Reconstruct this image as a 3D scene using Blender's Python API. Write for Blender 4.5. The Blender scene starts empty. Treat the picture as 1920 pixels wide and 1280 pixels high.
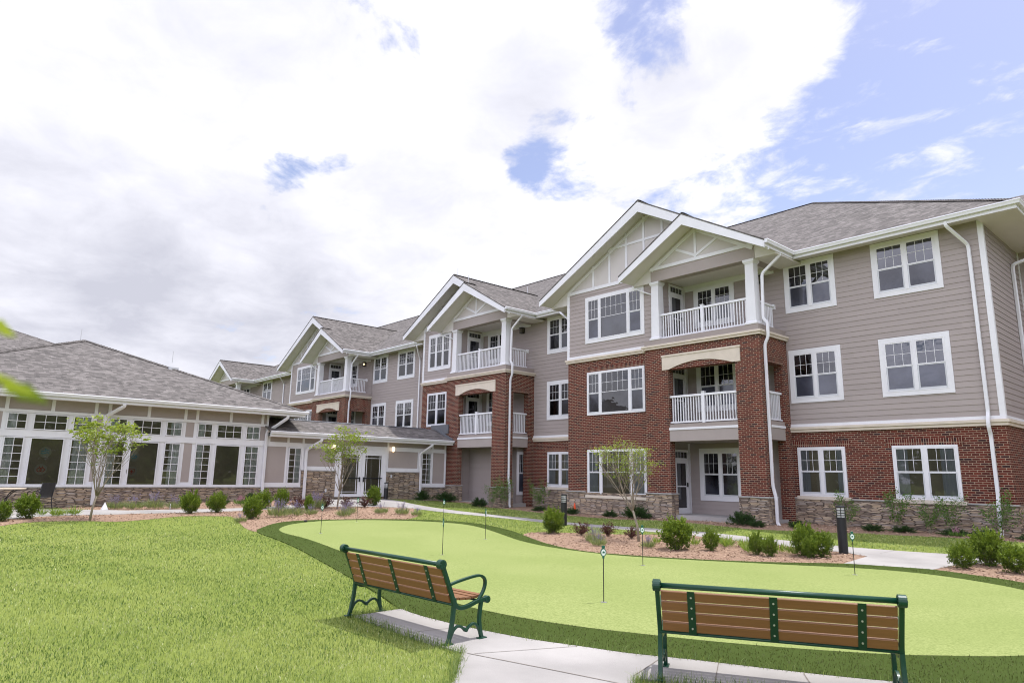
import bpy, bmesh, math, random
import numpy as np
from mathutils import Vector, Matrix, geometry
R = math.radians
S = bpy.context.scene
COL = S.collection

# ------------------------------------------------------------------ camera, sky, sun, exposure
CF, YAW, PIT, ROL = 1264.57, 0.8452976, 0.1946223, 0.0168274
CPOS = Vector((3.7482, -23.3548, 1.4728))
fw = Vector((-math.sin(YAW)*math.cos(PIT), math.cos(YAW)*math.cos(PIT), math.sin(PIT)))
rt = Vector((math.cos(YAW), math.sin(YAW), 0)); up = rt.cross(fw)
c_, s_ = math.cos(ROL), math.sin(ROL)
rt2 = rt*c_+up*s_; up2 = up*c_-rt*s_
cd = bpy.data.cameras.new('camera'); cam = bpy.data.objects.new('camera', cd); COL.objects.link(cam)
M = Matrix((rt2, up2, -fw)).transposed().to_4x4(); M.translation = CPOS
cam.matrix_world = M
cd.sensor_width = 36; cd.lens = CF/1920*36; cd.clip_end = 2000; cd.clip_start = 0.05
cd.dof.use_dof = True; cd.dof.focus_distance = 14; cd.dof.aperture_fstop = 3.5
S.camera = cam
SUN = Vector((0.09, 0.325, 1.0)).normalized()
sl = bpy.data.lights.new('sun', 'SUN'); sl.energy = 2.8; sl.angle = R(0.6); sl.color = (1, .975, .95)
so = bpy.data.objects.new('sun', sl); COL.objects.link(so); so.rotation_euler = SUN.to_track_quat('Z', 'Y').to_euler()
S.cycles.filter_width = 1.05; S.view_settings.view_transform = 'Standard'; S.view_settings.look = 'None'
S.view_settings.exposure = 0.68; S.view_settings.gamma = 1

def NT(nt):
    n, l = nt.nodes, nt.links
    def N(t, inp=None, **kw):
        o = n.new(t)
        for k, v in kw.items(): setattr(o, k, v)
        for k, v in (inp or {}).items():
            s = o.inputs[k]
            if hasattr(v, 'is_output'): l.new(v, s)
            else: s.default_value = v
        return o
    return N, n, l
def math_(N, op, a, b=0.0, clamp=False):
    o = N('ShaderNodeMath', {0: a, 1: b}, operation=op, use_clamp=clamp); return o.outputs[0]
def mixc(N, f, a, b, bt='MIX'):
    o = N('ShaderNodeMix', data_type='RGBA', blend_type=bt, clamp_factor=True)
    for s, v in ((o.inputs[0], f), (o.inputs[6], a), (o.inputs[7], b)):
        if hasattr(v, 'is_output'): o.id_data.links.new(v, s)
        else: s.default_value = v if not isinstance(v, tuple) or len(v) == 4 else (*v, 1)
    return o.outputs[2]
def mapr(N, v, a, b, c=0., d=1., smooth=True):
    o = N('ShaderNodeMapRange', {0: v, 1: a, 2: b, 3: c, 4: d}, interpolation_type='SMOOTHSTEP' if smooth else 'LINEAR'); return o.outputs[0]

W = bpy.data.worlds.new('World'); S.world = W; W.use_nodes = True
N, wn, wl = NT(W.node_tree); wn.clear()
sky = N('ShaderNodeTexSky', sky_type='NISHITA', sun_disc=False, sun_elevation=math.asin(SUN.z), sun_rotation=math.atan2(SUN.x, SUN.y), air_density=1.0, dust_density=1.2, ozone_density=1.5)
tc = N('ShaderNodeTexCoord'); sep = N('ShaderNodeSeparateXYZ', {0: tc.outputs['Generated']})
dz = math_(N, 'ADD', math_(N, 'MAXIMUM', sep.outputs[2], 0.0), 0.22)
pl = N('ShaderNodeCombineXYZ', {0: math_(N, 'DIVIDE', sep.outputs[0], dz), 1: math_(N, 'DIVIDE', sep.outputs[1], dz), 2: 0.0})
n0 = N('ShaderNodeTexNoise', {'Vector': pl.outputs[0], 'Scale': 1.9, 'Detail': 14.0, 'Roughness': 0.60, 'Distortion': 0.15})
n1 = math_(N, 'ADD', math_(N, 'MULTIPLY', math_(N, 'SUBTRACT', n0.outputs[0], .5), 2.3), .5)
n2a = N('ShaderNodeTexNoise', {'Vector': pl.outputs[0], 'Scale': 2.6, 'Detail': 10.0, 'Roughness': 0.55, 'Distortion': 0.2})
n2 = math_(N, 'ADD', math_(N, 'MULTIPLY', math_(N, 'SUBTRACT', n2a.outputs[0], .5), 1.5), .5)
def blob(d, w0, w1, amp):
    o = N('ShaderNodeVectorMath', {0: tc.outputs['Generated'], 1: d}, operation='DOT_PRODUCT')
    return mapr(N, o.outputs['Value'], math.cos(w0), math.cos(w1), 0.0, amp)
def pdir(u, v):
    d = rt2*((u-960)/CF)+up2*(-(v-640)/CF)+fw; d.normalize(); return tuple(d)
HOLES = [(1900, 60, .42, .0, .60), (1920, 300, .32, .0, .40), (1640, 330, .22, .0, .36), (1480, 380, .18, .0, .22), (1215, 75, .10, .0, .38), (1035, 285, .10, .0, .50), (970, 300, .06, .0, .22), (1215, 235, .05, .0, .2),
         (530, 322, .05, .0, .30), (650, 5, .06, .0, .28), (490, 437, .05, .0, .4), (1300, 330, .09, .0, .16), (745, 75, .04, .0, .16), (310, 180, .05, .0, .2)]
FILL = [(850, 480, .30, .05, .25), (300, 200, .35, .05, .22), (1400, 140, .17, .02, .42), (1490, 90, .12, .01, .3), (1120, 170, .18, .02, .26), (1000, 60, .16, .0, .16), (1330, 300, .10, .0, .14), (200, 480, .3, .05, .2), (1740, 275, .07, .0, .16), (1840, 252, .05, .0, .14)]
f = None
for sg, LS in ((1, HOLES), (-1, FILL)):
    for (u, v, a, b, k) in LS:
        q = blob(pdir(u, v), a, b, k*sg); f = q if f is None else math_(N, 'ADD', f, q)
fine = N('ShaderNodeTexNoise', {'Vector': pl.outputs[0], 'Scale': 6.0, 'Detail': 11.0, 'Roughness': 0.62, 'Distortion': .35}).outputs[0]
dens = math_(N, 'SUBTRACT', math_(N, 'ADD', math_(N, 'ADD', n1, math_(N, 'MULTIPLY', math_(N, 'SUBTRACT', fine, .5), 1.5)), 0.20), f)
cover = mapr(N, dens, 0.26, 0.62)
wv = N('ShaderNodeMapping', {0: pl.outputs[0], 'Scale': (1., 1.6, 1.), 'Rotation': (0, 0, .6)}).outputs[0]
wis = N('ShaderNodeTexNoise', {'Vector': wv, 'Scale': 6.5, 'Detail': 10.0, 'Roughness': 0.6, 'Distortion': .3}).outputs[0]
wisp = math_(N, 'MULTIPLY', mapr(N, math_(N, 'ADD', wis, math_(N, 'MULTIPLY', math_(N, 'SUBTRACT', n1, .5), .22)), .52, .74), .85)
cover = math_(N, 'MAXIMUM', cover, wisp)
shade = None
for (u, v, a, b, k) in [(60, 450, .20, .0, .40), (420, 545, .20, .0, .36), (640, 600, .16, .0, .26), (960, 190, .11, .0, .34), (330, 610, .14, .0, .20), (1290, 160, .12, .0, .22), (130, 600, .10, .0, .16), (780, 370, .14, .0, .16), (380, 120, .14, .0, .12), (1480, 60, .10, .0, .16)]:
    q = blob(pdir(u, v), a, b, k); shade = q if shade is None else math_(N, 'ADD', shade, q)
shv = math_(N, 'ADD', math_(N, 'MULTIPLY', n2, .72), math_(N, 'MULTIPLY', fine, .80))
sh = mapr(N, math_(N, 'SUBTRACT', math_(N, 'ADD', shv, 0.07), shade), 0.06, 0.92, smooth=False)
behind = blob((.35, -.80, .48), 1.35, .35, 1.0)          # unseen extra-bright cloud added behind the camera to lift light on the facades
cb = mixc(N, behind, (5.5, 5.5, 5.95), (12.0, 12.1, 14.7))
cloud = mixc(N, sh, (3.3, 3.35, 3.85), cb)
skyb = mixc(N, 1.0, sky.outputs[0], (1.20, 1.00, .99, 1), 'MULTIPLY')
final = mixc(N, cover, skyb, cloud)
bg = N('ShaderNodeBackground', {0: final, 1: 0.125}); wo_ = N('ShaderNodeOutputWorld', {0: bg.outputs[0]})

# ------------------------------------------------------------------ materials
MATS = {}
def newmat(name):
    m = bpy.data.materials.new(name); m.use_nodes = True; m.node_tree.nodes.clear(); MATS[name] = m
    return (m,)+NT(m.node_tree)
def out(N, bsdf): N('ShaderNodeOutputMaterial', {0: bsdf})
def princ(N, col, rough=.6, bump=None, bstr=.3, bdist=.01, spec=.5, metal=0.):
    i = {'Base Color': col if hasattr(col, 'is_output') else (*col, 1), 'Roughness': rough, 'Specular IOR Level': spec, 'Metallic': metal}
    if bump is not None:
        b = N('ShaderNodeBump', {'Height': bump, 'Strength': bstr, 'Distance': bdist}); i['Normal'] = b.outputs[0]
    return N('ShaderNodeBsdfPrincipled', i).outputs[0]
def noise(N, vec, sc, det=4., ro=.55): return N('ShaderNodeTexNoise', {'Vector': vec, 'Scale': sc, 'Detail': det, 'Roughness': ro}).outputs[0]
def plain(name, col, rough=.6, var=.10, sc=1.5, bstr=.12, spec=.4, metal=0., fine=60.):
    m, N, n, l = newmat(name); g = N('ShaderNodeNewGeometry'); P = g.outputs['Position']
    a = noise(N, P, sc, 5.); b = noise(N, P, fine, 3.)
    k = mapr(N, math_(N, 'ADD', math_(N, 'MULTIPLY', a, .7), math_(N, 'MULTIPLY', b, .3)), .3, .7, 1-var, 1+var)
    c = mixc(N, 1., (*col, 1), N('ShaderNodeCombineColor', {0: k, 1: k, 2: k}).outputs[0], 'MULTIPLY')
    out(N, princ(N, c, rough, b, bstr, .004, spec, metal)); return m
plain('white trim', (.68, .675, .69), .5, .05); plain('white metal', (.70, .70, .72), .35, .03)
plain('cream board', (.52, .485, .46), .6, .04); plain('soffit white', (.62, .59, .57), .6, .04)
plain('cast stone', (.58, .51, .42), .75, .08, 2.5, .2); plain('taupe panel', (.335, .290, .268), .65, .05)
plain('dark sash', (.52, .53, .55), .4, .03)
plain('concrete', (.315, .30, .285), .85, .20, .8, .25, .2, 0., 120.)
plain('cap stone', (.32, .31, .29), .8, .2, 6., .4); plain('deck grey', (.30, .255, .23), .6, .06)
plain('black metal', (.018, .018, .02), .4, .1); plain('bench green', (.006, .046, .024), .34, .15, 5, .08, .45)
plain('bench green strap', (.005, .040, .021), .45, .1, 5, .05, .5)
plain('flashing', (.11, .115, .125), .4, .1); plain('joint', (.20, .175, .15), .9, .2); plain('drip edge', (.03, .028, .028), .6, .1)
plain('curtain dim', (.20, .21, .225), .9, .1); plain('interior dark', (.15, .132, .095), .9, .3, .8); plain('curtain', (.42, .44, .43), .9, .08); plain('table tan', (.52, .44, .34), .5, .05)
plain('sling fabric', (.028, .028, .03), .7, .1); plain('bark', (.20, .165, .13), .9, .3, 14., .8); plain('twig', (.23, .195, .145), .9, .25, 14., .6)
plain('orange plastic', (.75, .09, .02), .5, .05); plain('silver', (.55, .55, .55), .3, .05, metal=.8); plain('disc face', (.72, .80, .76), .5, .04)
plain('disc green', (.02, .12, .08), .4, .05); plain('sign blue', (.03, .16, .22), .6, .05); plain('sign red', (.22, .03, .02), .6, .05); plain('sign pale', (.17, .165, .13), .7, .08)
plain('lantern glass', (.10, .09, .06), .3, .05)
m, N, n, l = newmat('warm lamp'); out(N, N('ShaderNodeEmission', {0: (1, .72, .42, 1), 1: 1.7}).outputs[0])
m, N, n, l = newmat('bollard lens'); g = N('ShaderNodeNewGeometry'); out(N, princ(N, (.62, .63, .63), .35))

def uvn(N): return N('ShaderNodeUVMap', uv_map='UVMap').outputs[0]
# siding: slight grain and per-board tone, boards are real laps
m, N, n, l = newmat('siding'); uv = uvn(N); sp = N('ShaderNodeSeparateXYZ', {0: uv})
row = math_(N, 'FLOOR', math_(N, 'DIVIDE', sp.outputs[1], .178))
cell = N('ShaderNodeTexWhiteNoise', {0: N('ShaderNodeCombineXYZ', {0: math_(N, 'FLOOR', math_(N, 'ADD', math_(N, 'DIVIDE', sp.outputs[0], 3.6), math_(N, 'MULTIPLY', row, .37))), 1: row}).outputs[0]}, noise_dimensions='3D')
gr = noise(N, N('ShaderNodeMapping', {0: uv, 'Scale': (3., 60., 1.)}).outputs[0], 1., 4.)
big = noise(N, uv, .6, 4.)
k = math_(N, 'ADD', math_(N, 'ADD', math_(N, 'MULTIPLY', cell.outputs[0], .07), math_(N, 'MULTIPLY', gr, .08)), math_(N, 'ADD', math_(N, 'MULTIPLY', big, .12), .845))
c = mixc(N, 1., (.345, .298, .279), N('ShaderNodeCombineColor', {0: k, 1: k, 2: k}).outputs[0], 'MULTIPLY')
out(N, princ(N, c, .7, gr, .25, .003, .25))

def brickmat(name, rot):
    m, N, n, l = newmat(name); uv = uvn(N)
    mp = N('ShaderNodeMapping', {0: uv, 'Rotation': (0, 0, R(90) if rot else 0)}).outputs[0]
    dist = N('ShaderNodeTexNoise', {'Vector': uv, 'Scale': 9., 'Detail': 2.}); 
    v = N('ShaderNodeVectorMath', {0: mp, 1: N('ShaderNodeVectorMath', {0: dist.outputs[1], 'Scale': .006}, operation='SCALE').outputs[0]}, operation='ADD').outputs[0]
    b = N('ShaderNodeTexBrick', {'Vector': v, 'Color1': (0, 0, 0, 1), 'Color2': (1, 1, 1, 1), 'Mortar': (0, 0, 0, 1), 'Scale': 1., 'Mortar Size': .0068, 'Mortar Smooth': .15, 'Bias': 0., 'Brick Width': .2032, 'Row Height': .0677}, offset=.0 if rot else .5)
    tone = N('ShaderNodeValToRGB', {0: b.outputs[0]}); e = tone.color_ramp.elements
    e[0].position = 0; e[0].color = (.030, .014, .016, 1); e[1].position = 1; e[1].color = (.128, .027, .018, 1)
    for p_, cc in ((.14, (.062, .015, .013, 1)), (.5, (.098, .020, .014, 1)), (.8, (.112, .023, .016, 1))):
        q = e.new(p_); q.color = cc
    nz = noise(N, uv, 35., 5.); lg = noise(N, uv, 1.1, 4.)
    kk = math_(N, 'ADD', math_(N, 'MULTIPLY', nz, .5), math_(N, 'ADD', math_(N, 'MULTIPLY', lg, .4), .55))
    bc = mixc(N, 1., tone.outputs[0], N('ShaderNodeCombineColor', {0: kk, 1: kk, 2: kk}).outputs[0], 'MULTIPLY')
    mc = mixc(N, nz, (.31, .225, .155), (.44, .33, .24))
    c = mixc(N, b.outputs[1], bc, mc)
    h = math_(N, 'ADD', math_(N, 'MULTIPLY', b.outputs[1], -1.), math_(N, 'MULTIPLY', nz, .3))
    out(N, princ(N, c, .85, h, .6, .008, .2))
brickmat('brick', 0); brickmat('soldier brick', 1)

# ledge stone veneer
m, N, n, l = newmat('ledge stone'); uv = uvn(N)
d1 = N('ShaderNodeTexNoise', {'Vector': uv, 'Scale': 5., 'Detail': 3.})
v = N('ShaderNodeVectorMath', {0: uv, 1: N('ShaderNodeVectorMath', {0: d1.outputs[1], 'Scale': .022}, operation='SCALE').outputs[0]}, operation='ADD').outputs[0]
mp = N('ShaderNodeMapping', {0: v, 'Scale': (3.3, 29., 1.)}).outputs[0]
vo = N('ShaderNodeTexVoronoi', {'Vector': mp, 'Scale': 1., 'Randomness': .85}, voronoi_dimensions='2D', feature='F1')
ve = N('ShaderNodeTexVoronoi', {'Vector': mp, 'Scale': 1., 'Randomness': .85}, voronoi_dimensions='2D', feature='DISTANCE_TO_EDGE')
sc_ = N('ShaderNodeSeparateColor', {0: vo.outputs[1]})
ra = N('ShaderNodeValToRGB', {0: sc_.outputs[0]}); e = ra.color_ramp.elements
e[0].color = (.17, .132, .108, 1); e[1].color = (.55, .445, .33, 1)
for p_, cc in ((.2, (.26, .205, .165, 1)), (.4, (.36, .27, .19, 1)), (.6, (.39, .34, .30, 1)), (.8, (.47, .35, .23, 1))):
    q = e.new(p_); q.color = cc
nz = noise(N, uv, 28., 6., .65); nl = noise(N, uv, .9, 3.)
kk = math_(N, 'ADD', math_(N, 'MULTIPLY', nz, .7), math_(N, 'ADD', math_(N, 'MULTIPLY', nl, .5), .35))
c = mixc(N, 1., ra.outputs[0], N('ShaderNodeCombineColor', {0: kk, 1: kk, 2: kk}).outputs[0], 'MULTIPLY')
ed = mapr(N, ve.outputs[0], .0, .11)
c = mixc(N, ed, (.075, .06, .05), c)
h = math_(N, 'ADD', math_(N, 'MULTIPLY', ed, 1.), math_(N, 'ADD', math_(N, 'MULTIPLY', nz, .5), math_(N, 'MULTIPLY', sc_.outputs[1], .6)))
out(N, princ(N, c, .85, h, .9, .03, .2))

# shingles
m, N, n, l = newmat('shingle'); uv = uvn(N)
b = N('ShaderNodeTexBrick', {'Vector': uv, 'Color1': (0, 0, 0, 1), 'Color2': (1, 1, 1, 1), 'Mortar': (.2, .2, .2, 1), 'Scale': 1., 'Mortar Size': .0, 'Bias': 0., 'Brick Width': .17, 'Row Height': .143}, offset=.37, offset_frequency=2)
b2 = N('ShaderNodeTexBrick', {'Vector': N('ShaderNodeMapping', {0: uv, 'Location': (.31, 0, 0)}).outputs[0], 'Color1': (0, 0, 0, 1), 'Color2': (1, 1, 1, 1), 'Mortar': (.2, .2, .2, 1), 'Scale': 1., 'Mortar Size': .0, 'Bias': 0., 'Brick Width': .33, 'Row Height': .143}, offset=.61, offset_frequency=3)
t = math_(N, 'ADD', math_(N, 'MULTIPLY', b.outputs[0], .62), math_(N, 'MULTIPLY', b2.outputs[0], .38))
ra = N('ShaderNodeValToRGB', {0: t}); e = ra.color_ramp.elements
e[0].position = .05; e[0].color = (.080, .074, .070, 1); e[1].position = .95; e[1].color = (.198, .182, .172, 1)
q = e.new(.5); q.color = (.128, .117, .110, 1)
su = N('ShaderNodeSeparateXYZ', {0: uv}); fr = math_(N, 'FRACT', math_(N, 'DIVIDE', su.outputs[1], .143))
thick = math_(N, 'MULTIPLY', math_(N, 'GREATER_THAN', b.outputs[0], .45), .55)
nz = noise(N, uv, 160., 2.); lg = noise(N, uv, .5, 4.)
kk = math_(N, 'ADD', math_(N, 'MULTIPLY', nz, .35), math_(N, 'ADD', math_(N, 'MULTIPLY', lg, .18), .72))
c = mixc(N, 1., ra.outputs[0], N('ShaderNodeCombineColor', {0: kk, 1: kk, 2: kk}).outputs[0], 'MULTIPLY')
h = math_(N, 'ADD', math_(N, 'MULTIPLY', math_(N, 'SUBTRACT', 1., fr), .8), math_(N, 'ADD', thick, math_(N, 'MULTIPLY', nz, .2)))
out(N, princ(N, c, .92, h, 1., .02, .15))

# window glass: dark room behind, reflective face
def glassmat(name, tint, spec=1.0, rough=.03, wav=.25):
    m, N, n, l = newmat(name); g = N('ShaderNodeNewGeometry'); nz = noise(N, g.outputs['Position'], 1.3, 3.); n3 = noise(N, g.outputs['Position'], .8, 4.); oi = N('ShaderNodeObjectInfo')
    v = math_(N, 'ADD', math_(N, 'MULTIPLY', mapr(N, n3, .38, .66), 2.2), math_(N, 'MULTIPLY', math_(N, 'POWER', oi.outputs['Random'], 2.5), 3.2))  # base colour varied by noise and per pane to imitate pale reflections
    c = mixc(N, 1., tint, N('ShaderNodeCombineColor', {0: v, 1: v, 2: v}).outputs[0], 'MULTIPLY')
    i = {'Base Color': c, 'Roughness': rough, 'Specular IOR Level': spec, 'IOR': 1.56}
    b = N('ShaderNodeBump', {'Height': nz, 'Strength': wav, 'Distance': .012}); i['Normal'] = b.outputs[0]
    out(N, N('ShaderNodeBsdfPrincipled', i).outputs[0])
glassmat('dark glass', (.010, .011, .014), 1., .02, .5); glassmat('screened glass', (.016, .017, .023), .65, .08, .5)
m, N, n, l = newmat('clear glass'); fz = N('ShaderNodeFresnel', {'IOR': 1.6})
mx = N('ShaderNodeMixShader', {0: fz.outputs[0], 1: N('ShaderNodeBsdfTransparent', {0: (.86, .88, .86, 1)}).outputs[0], 2: N('ShaderNodeBsdfGlossy', {0: (1, 1, 1, 1), 1: .02}).outputs[0]}); out(N, mx.outputs[0])

# wood-plastic slats
m, N, n, l = newmat('brown slat'); tcn = N('ShaderNodeTexCoord')
gr = noise(N, N('ShaderNodeMapping', {0: tcn.outputs['Object'], 'Scale': (4., 90., 90.)}).outputs[0], 1., 4.)
c = mixc(N, gr, (.172, .078, .028), (.262, .118, .046)); out(N, princ(N, c, .5, gr, .15, .002, .45))

def foliage(name, a, b, trans=.35, rough=.5, spec=.3):
    m, N, n, l = newmat(name); at = N('ShaderNodeAttribute', attribute_name='tint')
    c = mixc(N, at.outputs['Fac'], a, b)
    p = princ(N, c, rough, spec=spec)
    tr = N('ShaderNodeBsdfTranslucent', {0: mixc(N, 1., c, (1.22, 1.16, .7), 'MULTIPLY')}).outputs[0]
    out(N, N('ShaderNodeMixShader', {0: trans, 1: p, 2: tr}).outputs[0])
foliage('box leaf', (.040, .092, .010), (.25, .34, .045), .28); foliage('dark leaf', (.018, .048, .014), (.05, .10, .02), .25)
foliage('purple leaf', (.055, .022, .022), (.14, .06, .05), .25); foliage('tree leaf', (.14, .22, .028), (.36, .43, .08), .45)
foliage('lavender leaf', (.15, .20, .085), (.33, .38, .17)); foliage('lavender flower', (.20, .17, .36), (.36, .32, .55), .3)
foliage('lily leaf', (.13, .22, .04), (.30, .40, .08)); foliage('rose leaf', (.05, .12, .022), (.15, .27, .05), .35); foliage('pink flower', (.45, .16, .30), (.6, .35, .45), .3)
foliage('grass blade', (.064, .135, .026), (.45, .52, .20), .45, .45, .4); foliage('straw blade', (.40, .38, .20), (.62, .62, .42), .3)
foliage('turf blade', (.045, .062, .013), (.125, .145, .040), .2, .55, .25); foliage('mulch chip', (.12, .072, .046), (.52, .365, .26), .0, .9, .1)

def ground_mat(name, cols, scs, bstr=.5, bd=.02, rough=.95, spec=.1):
    m, N, n, l = newmat(name); g = N('ShaderNodeNewGeometry'); P = g.outputs['Position']
    a = noise(N, P, scs[0], 5.); b = noise(N, P, scs[1], 5., .65)
    c = mixc(N, mapr(N, a, .35, .65), cols[0], cols[1]); c = mixc(N, mapr(N, b, .35, .68), c, cols[2])
    out(N, princ(N, c, rough, b, bstr, bd, spec)); return N
ground_mat('lawn soil', ((.13, .175, .030), (.20, .235, .055), (.165, .205, .045)), (.45, 45.))
ground_mat('mulch', ((.19, .122, .083), (.26, .172, .12), (.37, .258, .185)), (1.2, 38.), .9, .03)
ground_mat('putting turf', ((.236, .282, .094), (.272, .312, .114), (.170, .210, .064)), (.5, 38.), .6, .01)
ground_mat('fringe turf', ((.050, .075, .014), (.060, .088, .018), (.044, .066, .012)), (.6, 90.), .6, .02)

# ------------------------------------------------------------------ helpers
class MB:
    def __init__(s): s.v = []; s.f = []
    def poly(s, pts):
        i = len(s.v); s.v += [tuple(p) for p in pts]; s.f.append(tuple(range(i, i+len(pts))))
    def box(s, x0, y0, z0, x1, y1, z1, tf=None):
        c = [(x0, y0, z0), (x1, y0, z0), (x1, y1, z0), (x0, y1, z0), (x0, y0, z1), (x1, y0, z1), (x1, y1, z1), (x0, y1, z1)]
        if tf: c = [tf(*p) for p in c]
        i = len(s.v); s.v += c
        s.f += [tuple(i+k for k in q) for q in ((0, 3, 2, 1), (4, 5, 6, 7), (0, 1, 5, 4), (1, 2, 6, 5), (2, 3, 7, 6), (3, 0, 4, 7))]
    def fb(s, F, u0, u1, d0, d1, z0, z1): s.box(u0, d0, z0, u1, d1, z1, lambda u, d, z: F(u, d, z))
    def prism(s, pts, F, d0, d1):           # pts (u,z) outline extruded along d
        n = len(pts); i = len(s.v)
        s.v += [F(u, d0, z) for u, z in pts]+[F(u, d1, z) for u, z in pts]
        s.f.append(tuple(range(i, i+n))[::-1]); s.f.append(tuple(range(i+n, i+2*n)))
        for k in range(n): j = (k+1) % n; s.f.append((i+k, i+j, i+n+j, i+n+k))
    def slab(s, pts, th):                    # polygon with thickness downwards
        n = len(pts); i = len(s.v); s.v += [tuple(p) for p in pts]+[(p[0], p[1], p[2]-th) for p in pts]
        s.f.append(tuple(range(i, i+n))); s.f.append(tuple(range(i+n, i+2*n))[::-1])
        for k in range(n): j = (k+1) % n; s.f.append((i+j, i+k, i+n+k, i+n+j))
    def tube(s, path, r, n=8, rx=None, cap=True):   # r float or list; rx gives flat section half sizes (a,b)
        P = [Vector(p) for p in path]; i0 = len(s.v); m = len(P)
        side = None
        for k, p in enumerate(P):
            t = (P[min(k+1, m-1)]-P[max(k-1, 0)]).normalized()
            if side is None:
                side = t.cross(Vector((0, 0, 1)))
                if side.length < .05: side = t.cross(Vector((0, 1, 0)))
            side = (side-t*side.dot(t)).normalized(); w = t.cross(side)
            rr = r[k] if isinstance(r, (list, tuple)) else r
            if rx:
                for a, b in ((1, 1), (-1, 1), (-1, -1), (1, -1)): s.v.append(tuple(p+side*a*rx[0]+w*b*rx[1]))
            else:
                for q in range(n): a = 2*math.pi*q/n; s.v.append(tuple(p+side*math.cos(a)*rr+w*math.sin(a)*rr))
        if rx: n = 4
        for k in range(m-1):
            for q in range(n):
                a, b = i0+k*n+q, i0+k*n+(q+1) % n; s.f.append((a, b, b+n, a+n))
        if cap: s.f.append(tuple(i0+q for q in range(n))[::-1]); s.f.append(tuple(i0+(m-1)*n+q for q in range(n)))
    def lathe(s, prof, c=(0, 0, 0), n=20):
        i0 = len(s.v); m = len(prof)
        for r, z in prof:
            for q in range(n): a = 2*math.pi*q/n; s.v.append((c[0]+r*math.cos(a), c[1]+r*math.sin(a), c[2]+z))
        for k in range(m-1):
            for q in range(n): a, b = i0+k*n+q, i0+k*n+(q+1) % n; s.f.append((a, b, b+n, a+n))
        s.f.append(tuple(i0+q for q in range(n))[::-1]); s.f.append(tuple(i0+(m-1)*n+q for q in range(n)))

WO = {}
def add_uv(me):
    uvl = me.uv_layers.new(name='UVMap'); nl = len(me.loops)
    co = np.empty(len(me.vertices)*3); me.vertices.foreach_get('co', co); co = co.reshape(-1, 3)
    li = np.empty(nl, np.int32); me.loops.foreach_get('vertex_index', li)
    npo = len(me.polygons); no = np.empty(npo*3); me.polygons.foreach_get('normal', no); no = no.reshape(-1, 3)
    lt = np.empty(npo, np.int32); me.polygons.foreach_get('loop_total', lt)
    pn = np.repeat(no, lt, axis=0)
    flip = np.where(pn[:, 2] < -.01, -1, 1)[:, None]; pn = pn*flip
    t = np.stack([-pn[:, 1], pn[:, 0], np.zeros(nl)], 1); ln = np.linalg.norm(t, axis=1)
    flat = ln < .03; t[flat] = (1, 0, 0); ln[flat] = 1; t /= ln[:, None]
    b = np.cross(pn, t); p = co[li]
    uv = np.stack([(p*t).sum(1), (p*b).sum(1)], 1)
    uvl.data.foreach_set('uv', uv.ravel())
def build(name, mb, mat, parent=None, smooth=False, bevel=0., local=False, label=None, kind=None, uv=True):
    me = bpy.data.meshes.new(name); me.from_pydata(mb.v, [], mb.f); me.update()
    if smooth: me.polygons.foreach_set('use_smooth', [True]*len(me.polygons))
    if uv: add_uv(me)
    me.materials.append(MATS[mat])
    o = bpy.data.objects.new(name, me); COL.objects.link(o)
    w = Vector((0, 0, 0))
    if parent is not None:
        o.parent = parent
        if not local: o.location = -WO.get(parent, Vector((0, 0, 0)))
    WO[o] = w
    if bevel:
        md = o.modifiers.new('bevel', 'BEVEL'); md.width = bevel; md.segments = 2; md.limit_method = 'ANGLE'
    if label: o['label'] = label
    if kind: o['kind'] = kind
    return o
def thing(name, label, cat, loc=(0, 0, 0), rz=0., group=None):
    o = bpy.data.objects.new(name, None); COL.objects.link(o); o.location = loc; o.rotation_euler = (0, 0, rz)
    o['label'] = label; o['category'] = cat; o.empty_display_size = .2
    if group: o['group'] = group
    WO[o] = Vector(loc); return o
def copy_thing(src, loc, rz, scale, label, group=None):
    r = src.copy(); COL.objects.link(r); r.location = loc; r.rotation_euler = (0, 0, rz)
    r.scale = scale if isinstance(scale, tuple) else (scale,)*3; r['label'] = label
    if group: r['group'] = group
    for ch in src.children:
        c = ch.copy(); COL.objects.link(c); c.parent = r
        for g in ch.children: d = g.copy(); COL.objects.link(d); d.parent = c
    return r
def FY(y0): return lambda u, d, z: (u, y0-d, z)     # wall facing the viewer (-y); u = x
def FX(x0): return lambda u, d, z: (x0+d, u, z)     # wall facing +x; u = y

# ------------------------------------------------------------------ ground
GP = np.array([(-3, -19, -.27), (3.7, -23, -.27), (1, -18, -.27), (-2.7, -15.9, -.25), (-5, -12, -.22), (2, -10, -.2), (-1.7, -.3, -.02), (6, -3, 0), (-7.7, -.3, 0.0), (-10, -2.3, -.04), (-14.5, -2.0, -.1), (-17, -2, -.1), (-20.8, -2.3, -.07), (-24, -2.3, 0.08), (-25.2, -5.6, .2), (-25.2, -8.3, .22), (-25.2, -12, .2), (-25.2, -18, .07), (-25.2, -20, .02), (-25, -26, -.05), (-15, -10, -.1), (-15, -20, -.2), (-8, -16, -.25), (-20, -14, -.02), (-12, -6, -.14), (-4, -5, -.13)])
def gzv(x, y):
    x = np.asarray(x, float); y = np.asarray(y, float)
    d2 = (x[..., None]-GP[:, 0])**2+(y[..., None]-GP[:, 1])**2+1.5; w = d2**-2.0
    return (w*GP[:, 2]).sum(-1)/w.sum(-1)
def gz(x, y): return float(gzv(x, y))
def inside(poly, x, y):
    r = np.zeros(len(x), bool); n = len(poly)
    for i in range(n):
        x0, y0 = poly[i]; x1, y1 = poly[(i+1) % n]
        if y0 == y1: continue
        c = ((y0 > y) != (y1 > y)) & (x < (x1-x0)*(y-y0)/(y1-y0)+x0); r ^= c
    return r
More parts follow.
